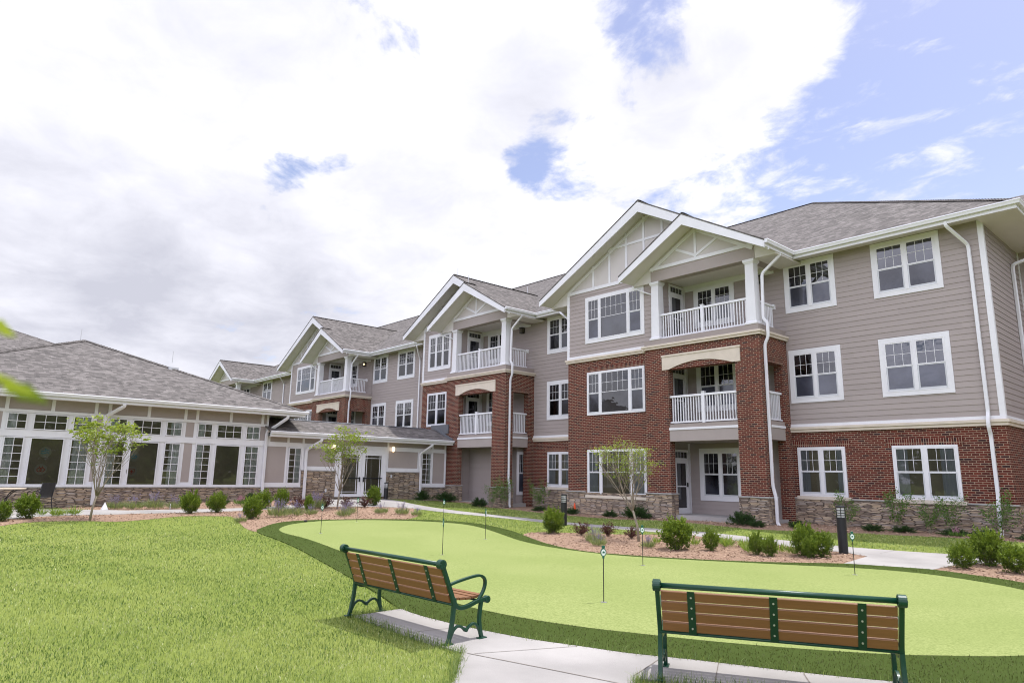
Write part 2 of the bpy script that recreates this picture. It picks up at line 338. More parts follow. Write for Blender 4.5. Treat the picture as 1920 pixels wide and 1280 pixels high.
GREEN = [(-14.7, -15.38), (-15.42, -14.89), (-15.9, -14.27), (-16.43, -12.98), (-16.34, -11.5), (-15.2, -10.35), (-13.75, -9.95), (-12.34, -10.24), (-10.57, -10.92), (-9.32, -11.38), (-8.0, -11.65), (-6.79, -11.68), (-5.8, -11.5), (-4.57, -10.89), (-3.67, -10.36), (-2.78, -9.92), (-1.97, -9.5), (-1.13, -9.25), (-0.4, -9.28), (0.3, -9.56), (0.8, -9.91), (1.77, -10.83), (2.23, -12.35), (2.18, -13.69), (1.78, -14.66), (1.21, -15.32), (0.74, -15.77), (-0.09, -16.35), (-0.7, -16.71), (-1.3, -17.0), (-1.8, -17.22), (-2.45, -17.40), (-3.15, -17.5), (-3.9, -17.5), (-5.51, -17.16), (-7.86, -16.45), (-10.44, -15.88), (-12.41, -15.62), (-13.77, -15.6)]
FRINGE = [(-14.73, -15.99), (-15.61, -15.41), (-16.29, -14.77), (-16.66, -14.0), (-16.86, -12.74), (-16.8, -11.14), (-15.93, -9.8), (-14.7, -9.33), (-13.2, -9.35), (-11.15, -10.02), (-10.17, -10.49), (-8.49, -11.2), (-7.19, -11.5), (-6.38, -11.4), (-5.14, -10.90), (-3.82, -10.1), (-2.99, -9.5), (-2.36, -9.0), (-1.67, -8.72), (-0.94, -8.45), (-0.29, -8.55), (0.59, -8.87), (1.84, -10.08), (2.58, -12.13), (2.51, -14.05), (2.2, -15.3), (1.75, -16.2), (1.25, -16.57), (0.86, -16.81), (0.33, -17.08), (-0.29, -17.38), (-0.81, -17.68), (-1.29, -17.86), (-1.81, -18.05), (-2.47, -18.19), (-3.29, -18.29), (-4.07, -18.26), (-5.15, -17.95), (-6.76, -17.54), (-8.56, -17.08), (-10.86, -16.53), (-12.78, -16.24)]
PAD = [(-4.06, -18.95), (-4.07, -18.26), (-3.29, -18.29), (-2.47, -18.19), (-1.81, -18.05), (-1.29, -17.86), (-0.81, -17.68), (-0.29, -17.38), (0.33, -17.08), (0.86, -16.81), (1.25, -16.57), (1.70, -16.25), (1.95, -16.75), (0.95, -17.52), (0.24, -17.98), (-0.25, -18.3), (0.0, -18.66), (0.98, -20.29), (1.9, -23.0), (2.6, -26.0), (1.0, -26.0), (-0.05, -21.6), (-1.16, -19.59), (-1.86, -18.97), (-2.6, -19.0)]
P_UP = [(-24.74, -19.56), (-23.74, -18.76), (-22.61, -17.34), (-22.75, -15.61), (-22.54, -13.56), (-22.43, -12.19), (-22.6, -10.39), (-25.3, -8.74), (-25.3, -5.6), (-22.3, -6.2), (-21.21, -6.2), (-19.47, -6.0), (-17.53, -5.85), (-15.76, -5.8), (-14.08, -5.75), (-13.14, -5.7), (-11.83, -5.65), (-11.16, -5.6), (-9.8, -5.58), (-8.15, -5.55), (-6.75, -5.5), (-4.75, -5.6), (-3.4, -5.85), (-2.23, -5.7), (-1.31, -5.45), (-0.19, -5.03), (3.5, -4.2), (9, -3.6)]
P_LO = [(-20.2, -24.0), (-19.9, -22.0), (-20.67, -20.85), (-21.09, -19.87), (-21.11, -19.21), (-21.13, -17.97), (-21.42, -15.99), (-21.72, -14.5), (-21.84, -12.74), (-21.51, -10.85), (-21.09, -9.22), (-20.57, -8.17), (-20.12, -7.45), (-18.34, -6.98), (-16.51, -6.68), (-14.98, -6.58), (-13.49, -6.52), (-12.44, -6.5), (-11.11, -6.5), (-10.33, -6.5), (-8.93, -6.6), (-7.45, -6.64), (-6.03, -6.75), (-3.97, -7.1), (-3.01, -7.2), (-2.45, -7.5), (-2.36, -8.95), (-1.67, -8.70), (-0.94, -8.43), (-0.80, -7.1), (-0.5, -6.56), (0.4, -6.3), (3.8, -5.5), (9, -4.9)]
PATH = P_LO+P_UP[::-1]+[(-26, -20), (-26, -24)]
BED_L = [(-18.0, -24.0), (-17.89, -21.88), (-19.22, -21.14), (-19.82, -20.24), (-19.6, -19.09), (-19.1, -18.41), (-19.31, -17.34), (-19.9, -16.28), (-19.42, -15.25), (-18.72, -15.19), (-15.96, -15.88), (-14.73, -15.97), (-15.61, -15.40), (-16.29, -14.76), (-16.66, -13.99), (-16.86, -12.74), (-16.8, -11.14), (-16.4, -10.3), (-17.6, -8.9), (-19.2, -8.0), (-20.12, -7.46), (-20.57, -8.18), (-21.09, -9.23), (-21.51, -10.86), (-21.84, -12.75), (-21.72, -14.5), (-21.42, -15.99), (-21.13, -17.97), (-21.11, -19.2), (-21.09, -19.87), (-20.67, -20.85), (-19.9, -22.0), (-20.2, -24.0)]
BED_W = [(-25.4, -19.0), (-24.2, -18.9), (-22.62, -17.34), (-22.76, -15.61), (-22.55, -13.56), (-22.44, -12.19), (-22.61, -10.39), (-24.2, -9.25), (-25.4, -8.75)]
BED_M = [(-10.17, -10.49), (-10.6, -9.6), (-9.9, -8.75), (-8.9, -8.0), (-7.6, -6.66), (-6.03, -6.76), (-3.97, -7.11), (-3.01, -7.21), (-2.46, -7.51), (-1.95, -8.1), (-2.38, -8.98), (-2.99, -9.49), (-3.82, -10.09), (-5.14, -10.89), (-6.38, -11.39), (-7.19, -11.49), (-8.49, -11.19)]
BED_R = [(-0.94, -8.42), (-0.78, -7.1), (-0.48, -6.58), (0.4, -6.32), (3.0, -5.72), (5.0, -7.0), (3.5, -10.5), (1.84, -10.06), (0.59, -8.86), (-0.29, -8.54)]
BED_F = [(-25.4, -1.2), (-25.4, -2.6), (-21.8, -2.3), (-19.06, -2.6), (-15.09, -3.2), (-12.86, -3.2), (-11.47, -2.9), (-9.16, -3.2), (-7.46, -3.6), (-5.67, -2.6), (-4.72, -1.9), (-2.18, -1.55), (-1.03, -1.5), (1.5, -1.5), (9, -1.5), (9, 4.2), (-1.3, 4.2), (-1.3, -.05), (-7.5, -.05), (-12.4, -1.2), (-17, -1.2), (-20, -.05)]
def sheet(name, poly, dz, mat, kind='structure', step=.5, edge=None):
    x0, x1 = min(p[0] for p in poly), max(p[0] for p in poly); y0, y1 = min(p[1] for p in poly), max(p[1] for p in poly)
    # smooth the outline a little
    pts = []
    n = len(poly)
    for i in range(n):
        p0, p1, p2, p3 = (Vector(poly[(i+k) % n]) for k in (-1, 0, 1, 2))
        for tt in (0, .33, .67):
            if edge == 'smooth': pts.append(tuple(.5*((2*p1)+(p2-p0)*tt+(2*p0-5*p1+4*p2-p3)*tt**2+(3*p1-p0-3*p2+p3)*tt**3)))
            else: pts.append(tuple(p1.lerp(p2, tt)))
    gx, gy = np.meshgrid(np.arange(x0, x1, step)+.17, np.arange(y0, y1, step)+.13); gx, gy = gx.ravel(), gy.ravel()
    k = inside(pts, gx, gy); ex = [Vector(p) for p in pts]+[Vector((a, b)) for a, b in zip(gx[k], gy[k])]
    v, e, f, *_ = geometry.delaunay_2d_cdt(ex, [(i, (i+1) % len(pts)) for i in range(len(pts))], [], 1, 1e-4)
    mb = MB(); mb.v = [(p.x, p.y, gz(p.x, p.y)+dz) for p in v]; mb.f = [tuple(q) for q in f]
    b = len(mb.v)       # skirt, so the sheet has an edge
    rim = [(p[0], p[1]) for p in pts]
    mb.v += [(p[0], p[1], gz(*p)+dz) for p in rim]+[(p[0], p[1], gz(*p)-.08) for p in rim]
    for i in range(len(rim)): j = (i+1) % len(rim); mb.f.append((b+i, b+j, b+len(rim)+j, b+len(rim)+i))
    o = build(name, mb, mat, kind=kind); return pts
# lawn base
mb = MB(); xs = np.concatenate([[-400, -200, -90, -60], np.arange(-45, 16, .5), [20, 30, 60, 150, 400]]); ys = np.concatenate([[-400, -150, -60, -40], np.arange(-32, 10, .5), [14, 30, 60, 150, 400]])
X, Y = np.meshgrid(xs, ys); Z = gzv(X, Y); mb.v = [tuple(p) for p in np.stack([X.ravel(), Y.ravel(), Z.ravel()], 1)]
nx = len(xs); mb.f = [(j*nx+i, j*nx+i+1, (j+1)*nx+i+1, (j+1)*nx+i) for j in range(len(ys)-1) for i in range(nx-1)]
build('lawn', mb, 'lawn soil', kind='structure')
PTH = sheet('concrete_path', PATH, .014, 'concrete')
PDD = sheet('bench_pavement', PAD, .018, 'concrete')
BEDS = [sheet('mulch_bed', BED_L, .009, 'mulch', edge='smooth'), sheet('mulch_bed', BED_M, .008, 'mulch', edge='smooth'), sheet('mulch_bed', BED_R, .007, 'mulch'), sheet('mulch_bed', BED_F, .006, 'mulch'), sheet('mulch_bed', BED_W, .005, 'mulch')]
FRG = sheet('turf_fringe', FRINGE, .022, 'fringe turf', edge='smooth')
GRN = sheet('putting_green', GREEN, .028, 'putting turf', edge='smooth')
# joints in the pavement
mb = MB()
def joint(a, b, w=.0045, dz=.022):
    a = Vector(a); b = Vector(b); n = int((b-a).length/.25)+1; t = (b-a).normalized(); s = Vector((-t.y, t.x))*w
    for i in range(n):
        p, q = a.lerp(b, i/n), a.lerp(b, (i+1)/n)
        mb.poly([(p.x+s.x, p.y+s.y, gz(p.x, p.y)+dz), (q.x+s.x, q.y+s.y, gz(q.x, q.y)+dz), (q.x-s.x, q.y-s.y, gz(q.x, q.y)+dz), (p.x-s.x, p.y-s.y, gz(p.x, p.y)+dz)])
joint((-1.80, -18.95), (-.1, -18.5), .007); joint((-1.75, -18.9), (-1.31, -17.9)); joint((-2.9, -18.95), (-2.75, -18.3)); joint((-.30, -18.26), (-.52, -17.53)); joint((.28, -17.9), (-.05, -17.3)); joint((.95, -17.45), (.62, -16.98))
joint((-.62, -20.45), (.93, -20.2)); 
build('pavement_joints', mb, 'joint', kind='structure')
mb = MB()
for x in np.arange(-19, 0, 1.5): 
    yl = np.interp(x, [p[0] for p in P_UP[9:]], [p[1] for p in P_UP[9:]]); 
    joint((x, yl-.03), (x+.02, yl-.75 if x < -8 else yl-1.0), .004, .018)
build('path_joints', mb, 'joint', kind='structure')

# ------------------------------------------------------------------ building helpers
LAP = .178
def siding(mb, F, u0, u1, z0, z1):
    z = z0
    while z < z1-.01:
        t = min(z+LAP, z1)
        mb.poly([F(u0, .021, z), F(u1, .021, z), F(u1, .006, t), F(u0, .006, t)])
        mb.poly([F(u0, .003, z), F(u1, .003, z), F(u1, .021, z), F(u0, .021, z)])
        z += LAP
def grid(mb, F, u0, u1, z0, z1, nc, nr, d0, d1, w=.013):
    for i in range(1, nc): u = u0+(u1-u0)*i/nc; mb.fb(F, u-w/2, u+w/2, d0, d1, z0, z1)
    for j in range(1, nr): z = z0+(z1-z0)*j/nr; mb.fb(F, u0, u1, d0, d1+.001, z-w/2, z+w/2)
def rim(mb, F, u0, u1, z0, z1, w, d0, d1, wt=None, wb=None):
    wt = w if wt is None else wt; wb = w if wb is None else wb
    mb.fb(F, u0, u0+w, d0, d1, z0, z1); mb.fb(F, u1-w, u1, d0, d1, z0, z1)
    mb.fb(F, u0+w, u1-w, d0, d1-.001, z1-wt, z1); mb.fb(F, u0+w, u1-w, d0, d1-.001, z0, z0+wb)
def dh(fr, sa, gl, gs, F, u0, u1, z0, z1, mode='dh', nc=3):
    """one window unit: fixed frame, sashes, panes"""
    if mode == 'dh':
        rim(fr, F, u0, u1, z0, z1, .028, .004, .052); a, b = u0+.028, u1-.028; zb, zt = z0+.028, z1-.028; zm = (zb+zt)/2
        rim(fr, F, a, b, zm, zt, .032, .004, .046); grid(fr, F, a+.032, b-.032, zm+.032, zt-.032, nc, 2, .026, .036)
        rim(sa, F, a, b, zb, zm+.001, .042, .004, .038, .03, .06)
        gl.poly([F(a, .030, zm), F(b, .030, zm), F(b, .030, zt), F(a, .030, zt)])
        gs.poly([F(a, .0245, zb), F(b, .0245, zb), F(b, .0245, zm), F(a, .0245, zm)])
    else:
        rim(fr, F, u0, u1, z0, z1, .045, .004, .052); a, b = u0+.045, u1-.045; zb, zt = z0+.045, z1-.045
        if nc:
            zm = (zb+zt)/2+.02; grid(fr, F, a, b, zm, zt, nc, 2, .026, .037); fr.fb(F, a, b, .026, .038, zm-.010, zm+.010)
        gl.poly([F(a, .030, zb), F(b, .030, zb), F(b, .030, zt), F(a, .030, zt)])
def window(par, F, u0, u1, z0, z1, kind='double', case=.13, brick=False, sill=True, units=None):
    fr, sa, gl, gs = MB(), MB(), MB(), MB()
    if case: rim(fr, F, u0, u1, z0, z1, case, .0, .045, case*1.0, case)
    a, b, zb, zt = u0+case, u1-case, z0+case, z1-case
    mull = .06; SAS = []
    if units is None:
        if kind == 'double': units = [(.5, 'dh', 3), (.5, 'dh', 3)]
        elif kind == 'triple': units = [(.235, 'dh', 3), (.53, 'pic', 5), (.235, 'dh', 3)]
        elif kind == 'triple_equal': units = [(.333, 'dh', 3), (.334, 'dh', 3), (.333, 'dh', 3)]
        elif kind == 'single': units = [(1., 'dh', 3)]
    tot = b-a-mull*(len(units)-1); u = a
    for i, (w, md, nc) in enumerate(units):
        sa = MB(); dh(fr, sa, gl, gs, F, u, u+tot*w, zb, zt, md, nc); u += tot*w
        if sa.f: SAS.append(sa)
        if i < len(units)-1: fr.fb(F, u, u+mull, .002, .056, zb, zt); u += mull
    o = build('window', fr, 'white trim', par)
    for q in SAS: build('sash', q, 'dark sash', o)
    if brick and z0 < 1.5:
        rm, cu = MB(), MB(); rq = random.Random(int(u0*100)); rm.poly([F(a, .005, zb), F(b, .005, zb), F(b, .005, zt), F(a, .005, zt)]); build('room', rm, 'interior dark', o)
        for (c0, c1) in ((a+.02, a+(b-a)*(.16+.16*rq.random())), (b-(b-a)*(.10+.2*rq.random()), b-.02)):
            cu = MB(); nn = 18
            for i in range(nn):
                w0, w1 = c0+(c1-c0)*i/nn, c0+(c1-c0)*(i+1)/nn; p = lambda w: .013+.006*math.sin(w*70+math.sin(w*19)*1.9)
                cu.poly([F(w0, p(w0), zb), F(w1, p(w1), zb), F(w1, p(w1), zt), F(w0, p(w0), zt)])
            build('curtain', cu, 'curtain dim', o, smooth=True)
        build('pane', gl, 'clear glass', o)
        if gs.f: build('pane', gs, 'clear glass', o)
    else:
        build('pane', gl, 'dark glass', o)
        if gs.f: build('pane', gs, 'screened glass', o)
    if brick:
        s = MB(); s.fb(F, u0-.09, u1+.09, -.02, .085, z0-.115, z0-.004); build('stone_sill', s, 'cast stone', par, bevel=.008)
    return o
def soldier(par, F, u0, u1, z0):
    s = MB(); s.fb(F, u0-.17, u1+.17, -.02, .012, z0+.003, z0+.206); build('soldier_course', s, 'soldier brick', par)
def gutter(par, pts, outn):
    """K-style gutter with fascia along pts (roof edge line); outn outward xy normals per segment"""
    g, f_ = MB(), MB()
    prof = [(-.005, .0), (.115, .0), (.125, -.03), (.105, -.06), (.085, -.125), (-.005, -.125)]
    n = len(pts)
    for i in range(n-1):
        p, q = Vector(pts[i]), Vector(pts[i+1]); o = Vector((*outn[i], 0))
        # mitre by extending along neighbour normals
        e0 = Vector((*outn[i-1], 0)) if i > 0 else Vector((0, 0, 0)); e1 = Vector((*outn[i+1], 0)) if i < n-2 else Vector((0, 0, 0))
        k = len(g.v); m_ = len(prof)
        for (b, e) in ((p, e0), (q, e1)):
            for d, z in prof: g.v.append(tuple(b+(o+e)*d+Vector((0, 0, z))))
        for a in range(m_): c = (a+1) % m_; g.f.append((k+a, k+c, k+m_+c, k+m_+a))
        g.f.append(tuple(range(k, k+m_))); g.f.append(tuple(range(k+m_, k+2*m_))[::-1])
        k = len(f_.v); pf = [(-.006, -.02), (-.006, -.235), (-.035, -.235), (-.035, -.02)]
        for (b, e) in ((p, e0), (q, e1)):
            for d, z in pf: f_.v.append(tuple(b+(o+e)*d+Vector((0, 0, z))))
        for a in range(4): c = (a+1) % 4; f_.f.append((k+a, k+c, k+4+c, k+4+a))
        f_.f.append((k, k+1, k+2, k+3)); f_.f.append((k+7, k+6, k+5, k+4))
    build('gutter', g, 'white metal', par); build('fascia', f_, 'white trim', par)
def downspout(par, path, w=.045):
    m = MB(); P = [Vector(p) for p in path]; Q = [P[0]]
    for i in range(1, len(P)-1):
        a, b, c = P[i-1], P[i], P[i+1]; r = min(.09, (a-b).length*.4, (c-b).length*.4)
        Q += [b+(a-b).normalized()*r, b+(a-b).normalized()*r*.35+(c-b).normalized()*r*.35*.6, b+(c-b).normalized()*r]
    Q.append(P[-1]); m.tube(Q, 1, rx=(w, w*.8)); return build('downspout', m, 'white metal', par, bevel=.008)

# ------------------------------------------------------------------ apartment building
APT = thing('apartment_building', 'long three-storey residence in brick and taupe siding with white gabled balconies', 'building', (-30, 0, 0))
XR, XL, YB = -1.3, -66.0, 18.4
SL = .583; YE, ZE = -.72, 9.385; YRG = 9.2; ZRG = ZE+SL*(YRG-YE)
E1, B1 = 3.084, 6.346          # stone band bottoms
core = MB(); core.box(XL, .02, -.6, XR-.02, YB, 9.35); build('wall', core, 'taupe panel', APT)
# main roof with hips
mb = MB(); xr, xl = -.26, XL-1.0; t = YRG-YE
mb.slab([(xl, YE, ZE), (xr, YE, ZE), (xr-t, YRG, ZRG), (xl+t, YRG, ZRG)], .05)
mb.slab([(xr, YE, ZE), (xr, YRG+t, ZE), (xr-t, YRG, ZRG)], .05)
mb.slab([(xr, YRG+t, ZE), (xl, YRG+t, ZE), (xl+t, YRG, ZRG), (xr-t, YRG, ZRG)], .05)
mb.slab([(xl, YRG+t, ZE), (xl, YE, ZE), (xl+t, YRG, ZRG)], .05)
build('roof', mb, 'shingle', APT)
rc = MB()
def ridgecap(a, b, w=.13, step=.15):
    a, b = Vector(a), Vector(b); n = max(1, int((b-a).length/step)); t_ = (b-a)/n; s = t_.cross(Vector((0, 0, 1))).normalized()*w
    for i in range(n):
        p = a+t_*i; q = p+t_*1.12; dzz = Vector((0, 0, .012)); lo = Vector((0, 0, -w*.45))
        rc.poly([p+dzz*2.2, q+dzz, q+s+lo+dzz, p+s+lo+dzz*2.2]); rc.poly([p+dzz*2.2, p-s+lo+dzz*2.2, q-s+lo+dzz, q+dzz])
ridgecap((xr, YE, ZE+.02), (xr-t, YRG, ZRG+.02)); ridgecap((xl+t, YRG, ZRG+.02), (xr-t, YRG, ZRG+.02))

def small_col(par, x0, x1, y, z0, z1):
    m = MB(); w = x1-x0; xc = (x0+x1)/2; yc = y+w/2
    for (a, b, k0, k1) in ((z0, z0+.07, .58, .58), (z0+.07, z0+.13, .54, .47), (z0+.13, z1-.16, .45, .39), (z1-.16, z1-.10, .41, .47), (z1-.10, z1, .51, .53)):
        i = len(m.v)
        for zz, kk in ((a, k0), (b, k1)):
            for sx, sy in ((-1, -1), (1, -1), (1, 1), (-1, 1)): m.v.append((xc+sx*kk*w, yc+sy*kk*w, zz))
        m.f += [(i, i+3, i+2, i+1), (i+4, i+5, i+6, i+7)]+[(i+q, i+(q+1) % 4, i+4+(q+1) % 4, i+4+q) for q in range(4)]
    build('column', m, 'white trim', par, bevel=.006)
def railing(par, F, u0, u1, z0, z1, post=None, step=.112, d=.0):
    m = MB(); m.fb(F, u0, u1, d-.045, d+.045, z1-.075, z1); m.fb(F, u0, u1, d-.03, d+.03, z0, z0+.055)
    n = max(2, int((u1-u0)/step))
    for i in range(1, n): u = u0+(u1-u0)*i/n; m.fb(F, u-.016, u+.016, d-.016, d+.016, z0+.055, z1-.075)
    o = build('railing', m, 'white metal', par)
    if post is not None:
        p = MB(); p.fb(F, post-.055, post+.055, d-.056, d+.056, z0-.03, z1+.05); p.fb(F, post-.07, post+.07, d-.07, d+.07, z1+.05, z1+.075); build('post', p, 'white metal', o)
def door(par, F, u0, u1, z0, z1, tr=True):
    m, g = MB(), MB(); dt = z1-.42 if tr else z1-.08
    rim(m, F, u0, u1, z0, z1, .09, 0, .05); m.fb(F, u0+.09, u1-.09, 0, .05, dt, dt+.10)
    rim(m, F, u0+.09, u1-.09, z0+.03, dt, .10, 0, .035, .10, .18); m.fb(F, u0+.19, u1-.19, 0, .034, z0+1.0, z0+1.05)
    if tr: grid(m, F, u0+.09, u1-.09, dt+.10, z1-.09, 4, 1, 0, .03)
    g.poly([F(u0+.15, .025, z0+.1), F(u1-.15, .025, z0+.1), F(u1-.15, .025, dt), F(u0+.15, .025, dt)])
    g2 = MB()
    if tr: g2.poly([F(u0+.09, .0245, dt+.1), F(u1-.09, .0245, dt+.1), F(u1-.09, .0245, z1-.09), F(u0+.09, .0245, z1-.09)])
    o = build('door', m, 'white trim', par); build('pane', g, 'dark glass', o)
    if tr: build('pane', g2, 'dark glass', o)
    h = MB(); h.fb(F, u1-.16, u1-.12, .035, .085, z0+1.0, z0+1.16); build('handle', h, 'black metal', o)
def gable(par, xc, zc, xl_, zl, xr_, zr, yf, ybl, ybr, wall_l, wall_r, ywall, rake=.40, soffit_r=True, soffit_l=True):
    r = MB(); r.slab([(xl_, yf-.05, zl), (xc, yf-.05, zc), (xc, ybl, zc), (xl_, ybl, zl)][::-1], .05)
    r.slab([(xc, yf-.05, zc), (xr_, yf-.05, zr), (xr_, ybr, zr), (xc, ybr, zc)][::-1], .05); build('gable_roof', r, 'shingle', par)
    m = MB(); F = FY(0)
    m.prism([(xl_, zl-.055), (xc, zc-.055), (xc, zc-.055-rake), (xl_, zl-.30)], F, -yf-.02, -yf+.035); m.prism([(xc, zc-.056), (xr_, zr-.056), (xr_, zr-.30), (xc, zc-.056-rake)], F, -yf-.021, -yf+.036)
    build('rake_board', m, 'white trim', par)
    sf = MB()   # sloped soffit
    sf.slab([(xl_+.03, yf+.02, zl-.20), (xc, yf+.02, zc-.22), (xc, ywall+.1, zc-.22), (xl_+.03, ywall+.1, zl-.20)], .03)
    sf.slab([(xc, yf+.02, zc-.221), (xr_-.03, yf+.02, zr-.201), (xr_-.03, ywall+.1, zr-.201), (xc, ywall+.1, zc-.221)], .03)
    def zlft(x): return zl+(zc-zl)*(x-xl_)/(xc-xl_)
    def zrgt(x): return zr+(zc-zr)*(xr_-x)/(xr_-xc)
    if soffit_l: sf.prism([(xl_+.035, zl-.29), (wall_l+.02, zl-.29), (wall_l+.02, zlft(wall_l)-.24), (xl_+.035, zl-.235)], F, .0, -ywall-.02)
    if soffit_r: sf.prism([(xr_-.035, zr-.29), (wall_r-.02, zr-.29), (wall_r-.02, zrgt(wall_r)-.24), (xr_-.035, zr-.235)], F, .0, -ywall-.021)
    build('soffit', sf, 'soffit white', par)
    ridgecap((xc, yf, zc+.02), (xc, max(ybl, ybr)-.2, zc+.02))

def module(bl, br, sxc, gl, gr, big, bayl, baywin, full=True, infill=False):
    F0, FB, FQ = FY(0), FY(-1.75), FY(-1.95)
    yf = -1.95
    # --- brick balcony box
    st, bk, cs = MB(), MB(), MB()
    cl, cr, th = bl+1.05, br-.95, .33
    for (a, b) in ((bl, cl), (cr, br)):
        st, cs = MB(), MB()
        bk.box(a, yf, .88, b, yf+th, 6.36); st.box(a-.055, yf-.055, -.6, b+.055, yf+th+.05, .845); cs.box(a-.085, yf-.085, .845, b+.085, yf+th+.08, .895)
        if b == br: st.box(br-th, yf+th+.05, -.6, br+.055, -1.38, .845); cs.box(br-th, yf+th+.08, .845, br+.085, -1.36, .895)
        build('stone_base', st, 'ledge stone', APT); build('stone_cap', cs, 'cap stone', APT, bevel=.01)
    bk.box(cl, yf, 5.50, cr, yf+th, 6.36)                                   # over the arch
    bk.box(br-th, yf+th, .88, br-.002, -1.42, 6.36); bk.box(br-th, -.40, -.3, br-.002, 0.01, 6.36); bk.box(br-th, -1.42, 5.45, br-.003, -.40, 6.36)
    build('brick_wall', bk, 'brick', APT)
    so_ = MB(); so_.fb(FX(br), -1.45, -.37, -.02, .008, 5.453, 5.656); build('soldier_course', so_, 'soldier brick', APT)
    # arch lintel
    m = MB(); n = 14; a0, a1 = cl-.24, cr+.22; top, bot, mid = 6.0, 5.50, 5.735
    pts = [(a0, bot), (a0, top), (a1, top), (a1, bot), (cr-.10, bot)]
    for i in range(n+1): tt = i/n; pts.append((cr-.10+(cl+.06-cr+.10)*tt, bot+(mid-bot)*(1-(2*tt-1)**2)))
    m.prism(pts, FQ, -.33, .035); m.fb(FQ, a0-.02, a1+.02, -.01, .06, top, top+.065); build('arch_lintel', m, 'cast stone', APT)
    # band, deck, beam
    m = MB()
    for (z0, z1, p) in ((B1+.012, B1+.095, .075), (B1+.095, B1+.175, .115)):
        m.box(bl-p, yf-p, z0, br+p, -1.5, z1); m.box(br-.3, -1.5, z0, br+p, 0.0, z1)
    build('stone_band', m, 'cast stone', APT, bevel=.006)
    m = MB(); m.box(bl-.03, yf+.0, B1+.178, br+.0, 0., 6.745); build('deck', m, 'deck grey', APT)
    m = MB(); m.box(bl+.35, yf+th, 6.02, br-th, 0.0, 6.3); build('ceiling', m, 'soffit white', APT)
    m = MB(); m.box(cl-.01, yf+.02, 2.79, cr+.01, -.0, 3.21); m.box(cr, -1.42, 2.791, br-.03, -.402, 3.211); build('balcony_slab', m, 'taupe panel', APT)
    m = MB(); m.box(cl-.008, yf-.005, 3.205, cr+.008, yf+.2, 3.29); m.box(br-.3, -1.418, 3.205, br+.0, -.404, 3.29); build('slab_trim', m, 'white trim', APT)
    m = MB(); m.box(cl-.006, yf+.035, 3.291, cr+.006, 0, 3.43); m.box(br-.3, -1.416, 3.291, br-.035, -.406, 3.43); build('deck', m, 'deck grey', APT)
    m = MB(); m.box(bl+.1, yf+.2, -.5, br-.1, .0, .115); build('porch_slab', m, 'concrete', APT)
    railing(APT, FY(-1.83), cl+.0, cr-.0, 3.47, 4.50, (cl+cr)/2+.03); railing(APT, FX(br-.13), -1.42, -.41, 3.47, 4.47)
    # third-floor columns, rail, beam
    c0, c1, c2, c3 = bl+.28, bl+.70, br-.47, br-.06
    small_col(APT, c0, c1, yf+.01, 6.745, 9.10); small_col(APT, c2, c3, yf+.01, 6.745, 9.10)
    railing(APT, FY(-1.75), c1-.04, c2+.04, 6.79, 7.77, (c1+c2)/2); railing(APT, FX(br-.26), -1.56, -.30, 6.79, 7.70)
    p = MB(); p.fb(FX(br-.26), -.33, -.22, -.05, .05, 7.56, 7.74); build('post', p, 'white metal', APT)
    m = MB(); m.box(bl+.33, yf+.04, 9.10, br-.03, yf+.40, 9.56); m.box(br-.40, yf+.40, 9.10, br-.04, 0, 9.50); m.box(bl+.33, yf+.40, 9.10, bl+.6, 0, 9.5); build('beam', m, 'taupe panel', APT)
    m = MB(); m.box(bl+.5, yf+.3, 9.22, br-.3, 0., 9.3); build('ceiling', m, 'soffit white', APT)
    # pediment of the small gable
    zr = ZE; s_r = (big[1]-zr)/(gr-big[0]) if big else .583
    szc = zr+s_r*(gr-sxc); zl = zr; ur = lambda x: zr+s_r*(gr-x)-.25; ul = lambda x: zl+(szc-zl)*(x-gl)/(sxc-gl)-.25
    pl_, pr_ = bl+.33, br-.03
    m = MB(); m.prism([(pl_, 9.56), (pl_, max(9.57, ul(pl_))), (sxc, szc-.25), (pr_, max(9.57, ur(pr_))), (pr_, 9.56)], FY(yf+.04), -.2, .0); build('gable_panel', m, 'cream board', APT)
    m = MB(); FP = FY(yf+.04); m.fb(FP, pl_-.02, pr_+.02, -.02, .04, 9.56, 9.69)
    m.fb(FP, sxc-.05, sxc+.05, 0, .025, 9.69, szc-.35)
    def bar(x0, z0, x1, z1, w=.10, d=.024):
        t_ = Vector((x1-x0, z1-z0)).normalized(); q = Vector((-t_.y, t_.x))*w/2
        m.prism([(x0+q.x, z0+q.y), (x1+q.x, z1+q.y), (x1-q.x, z1-q.y), (x0-q.x, z0-q.y)], FP, 0, d)
    bar(sxc, 9.76, sxc-1.02, 10.27); bar(sxc, 9.76, sxc+1.02, 10.27, d=.0235)
    bar(pl_+.05, ul(pl_+.05)-.16, sxc, szc-.42, .13, .03); bar(sxc, szc-.42, pr_-.05, ur(pr_-.05)-.16, .13, .031)
    build('truss', m, 'white trim', APT)
    gable(APT, sxc, szc+.004, gl, zl+.004, gr, zr+.004, -2.75, -1.8 if big else 2.6, -2.42 if big else 2.6, bl+.33, br-.03, yf+.04)
    gutter(APT, [(gr, -2.74, zr-.0), (gr, YE, zr-.0)], [(1, 0)])
    # back walls of the balcony recess
    wx = bl+.60
    sd = MB()
    for (z0, z1) in ((.115, 2.79), (3.43, 6.02), (6.745, 9.22)):
        siding(sd, F0, wx, br, z0, z1)
        siding(sd, FX(wx), -1.62, 0, z0, z1)
    bx = MB(); bx.box(bl+.02, -1.62, -.3, wx, .02, 9.3); build('wall', bx, 'taupe panel', APT)
    build('siding_wall', sd, 'siding', APT)
    cb = MB()
    for (z0, z1) in ((.115, 2.79), (3.43, 6.02), (6.745, 9.22)): cb.box(wx, -.12, z0, wx+.045, -.02, z1); cb.box(wx-.1, -1.66, z0, wx+.03, -1.61, z1)
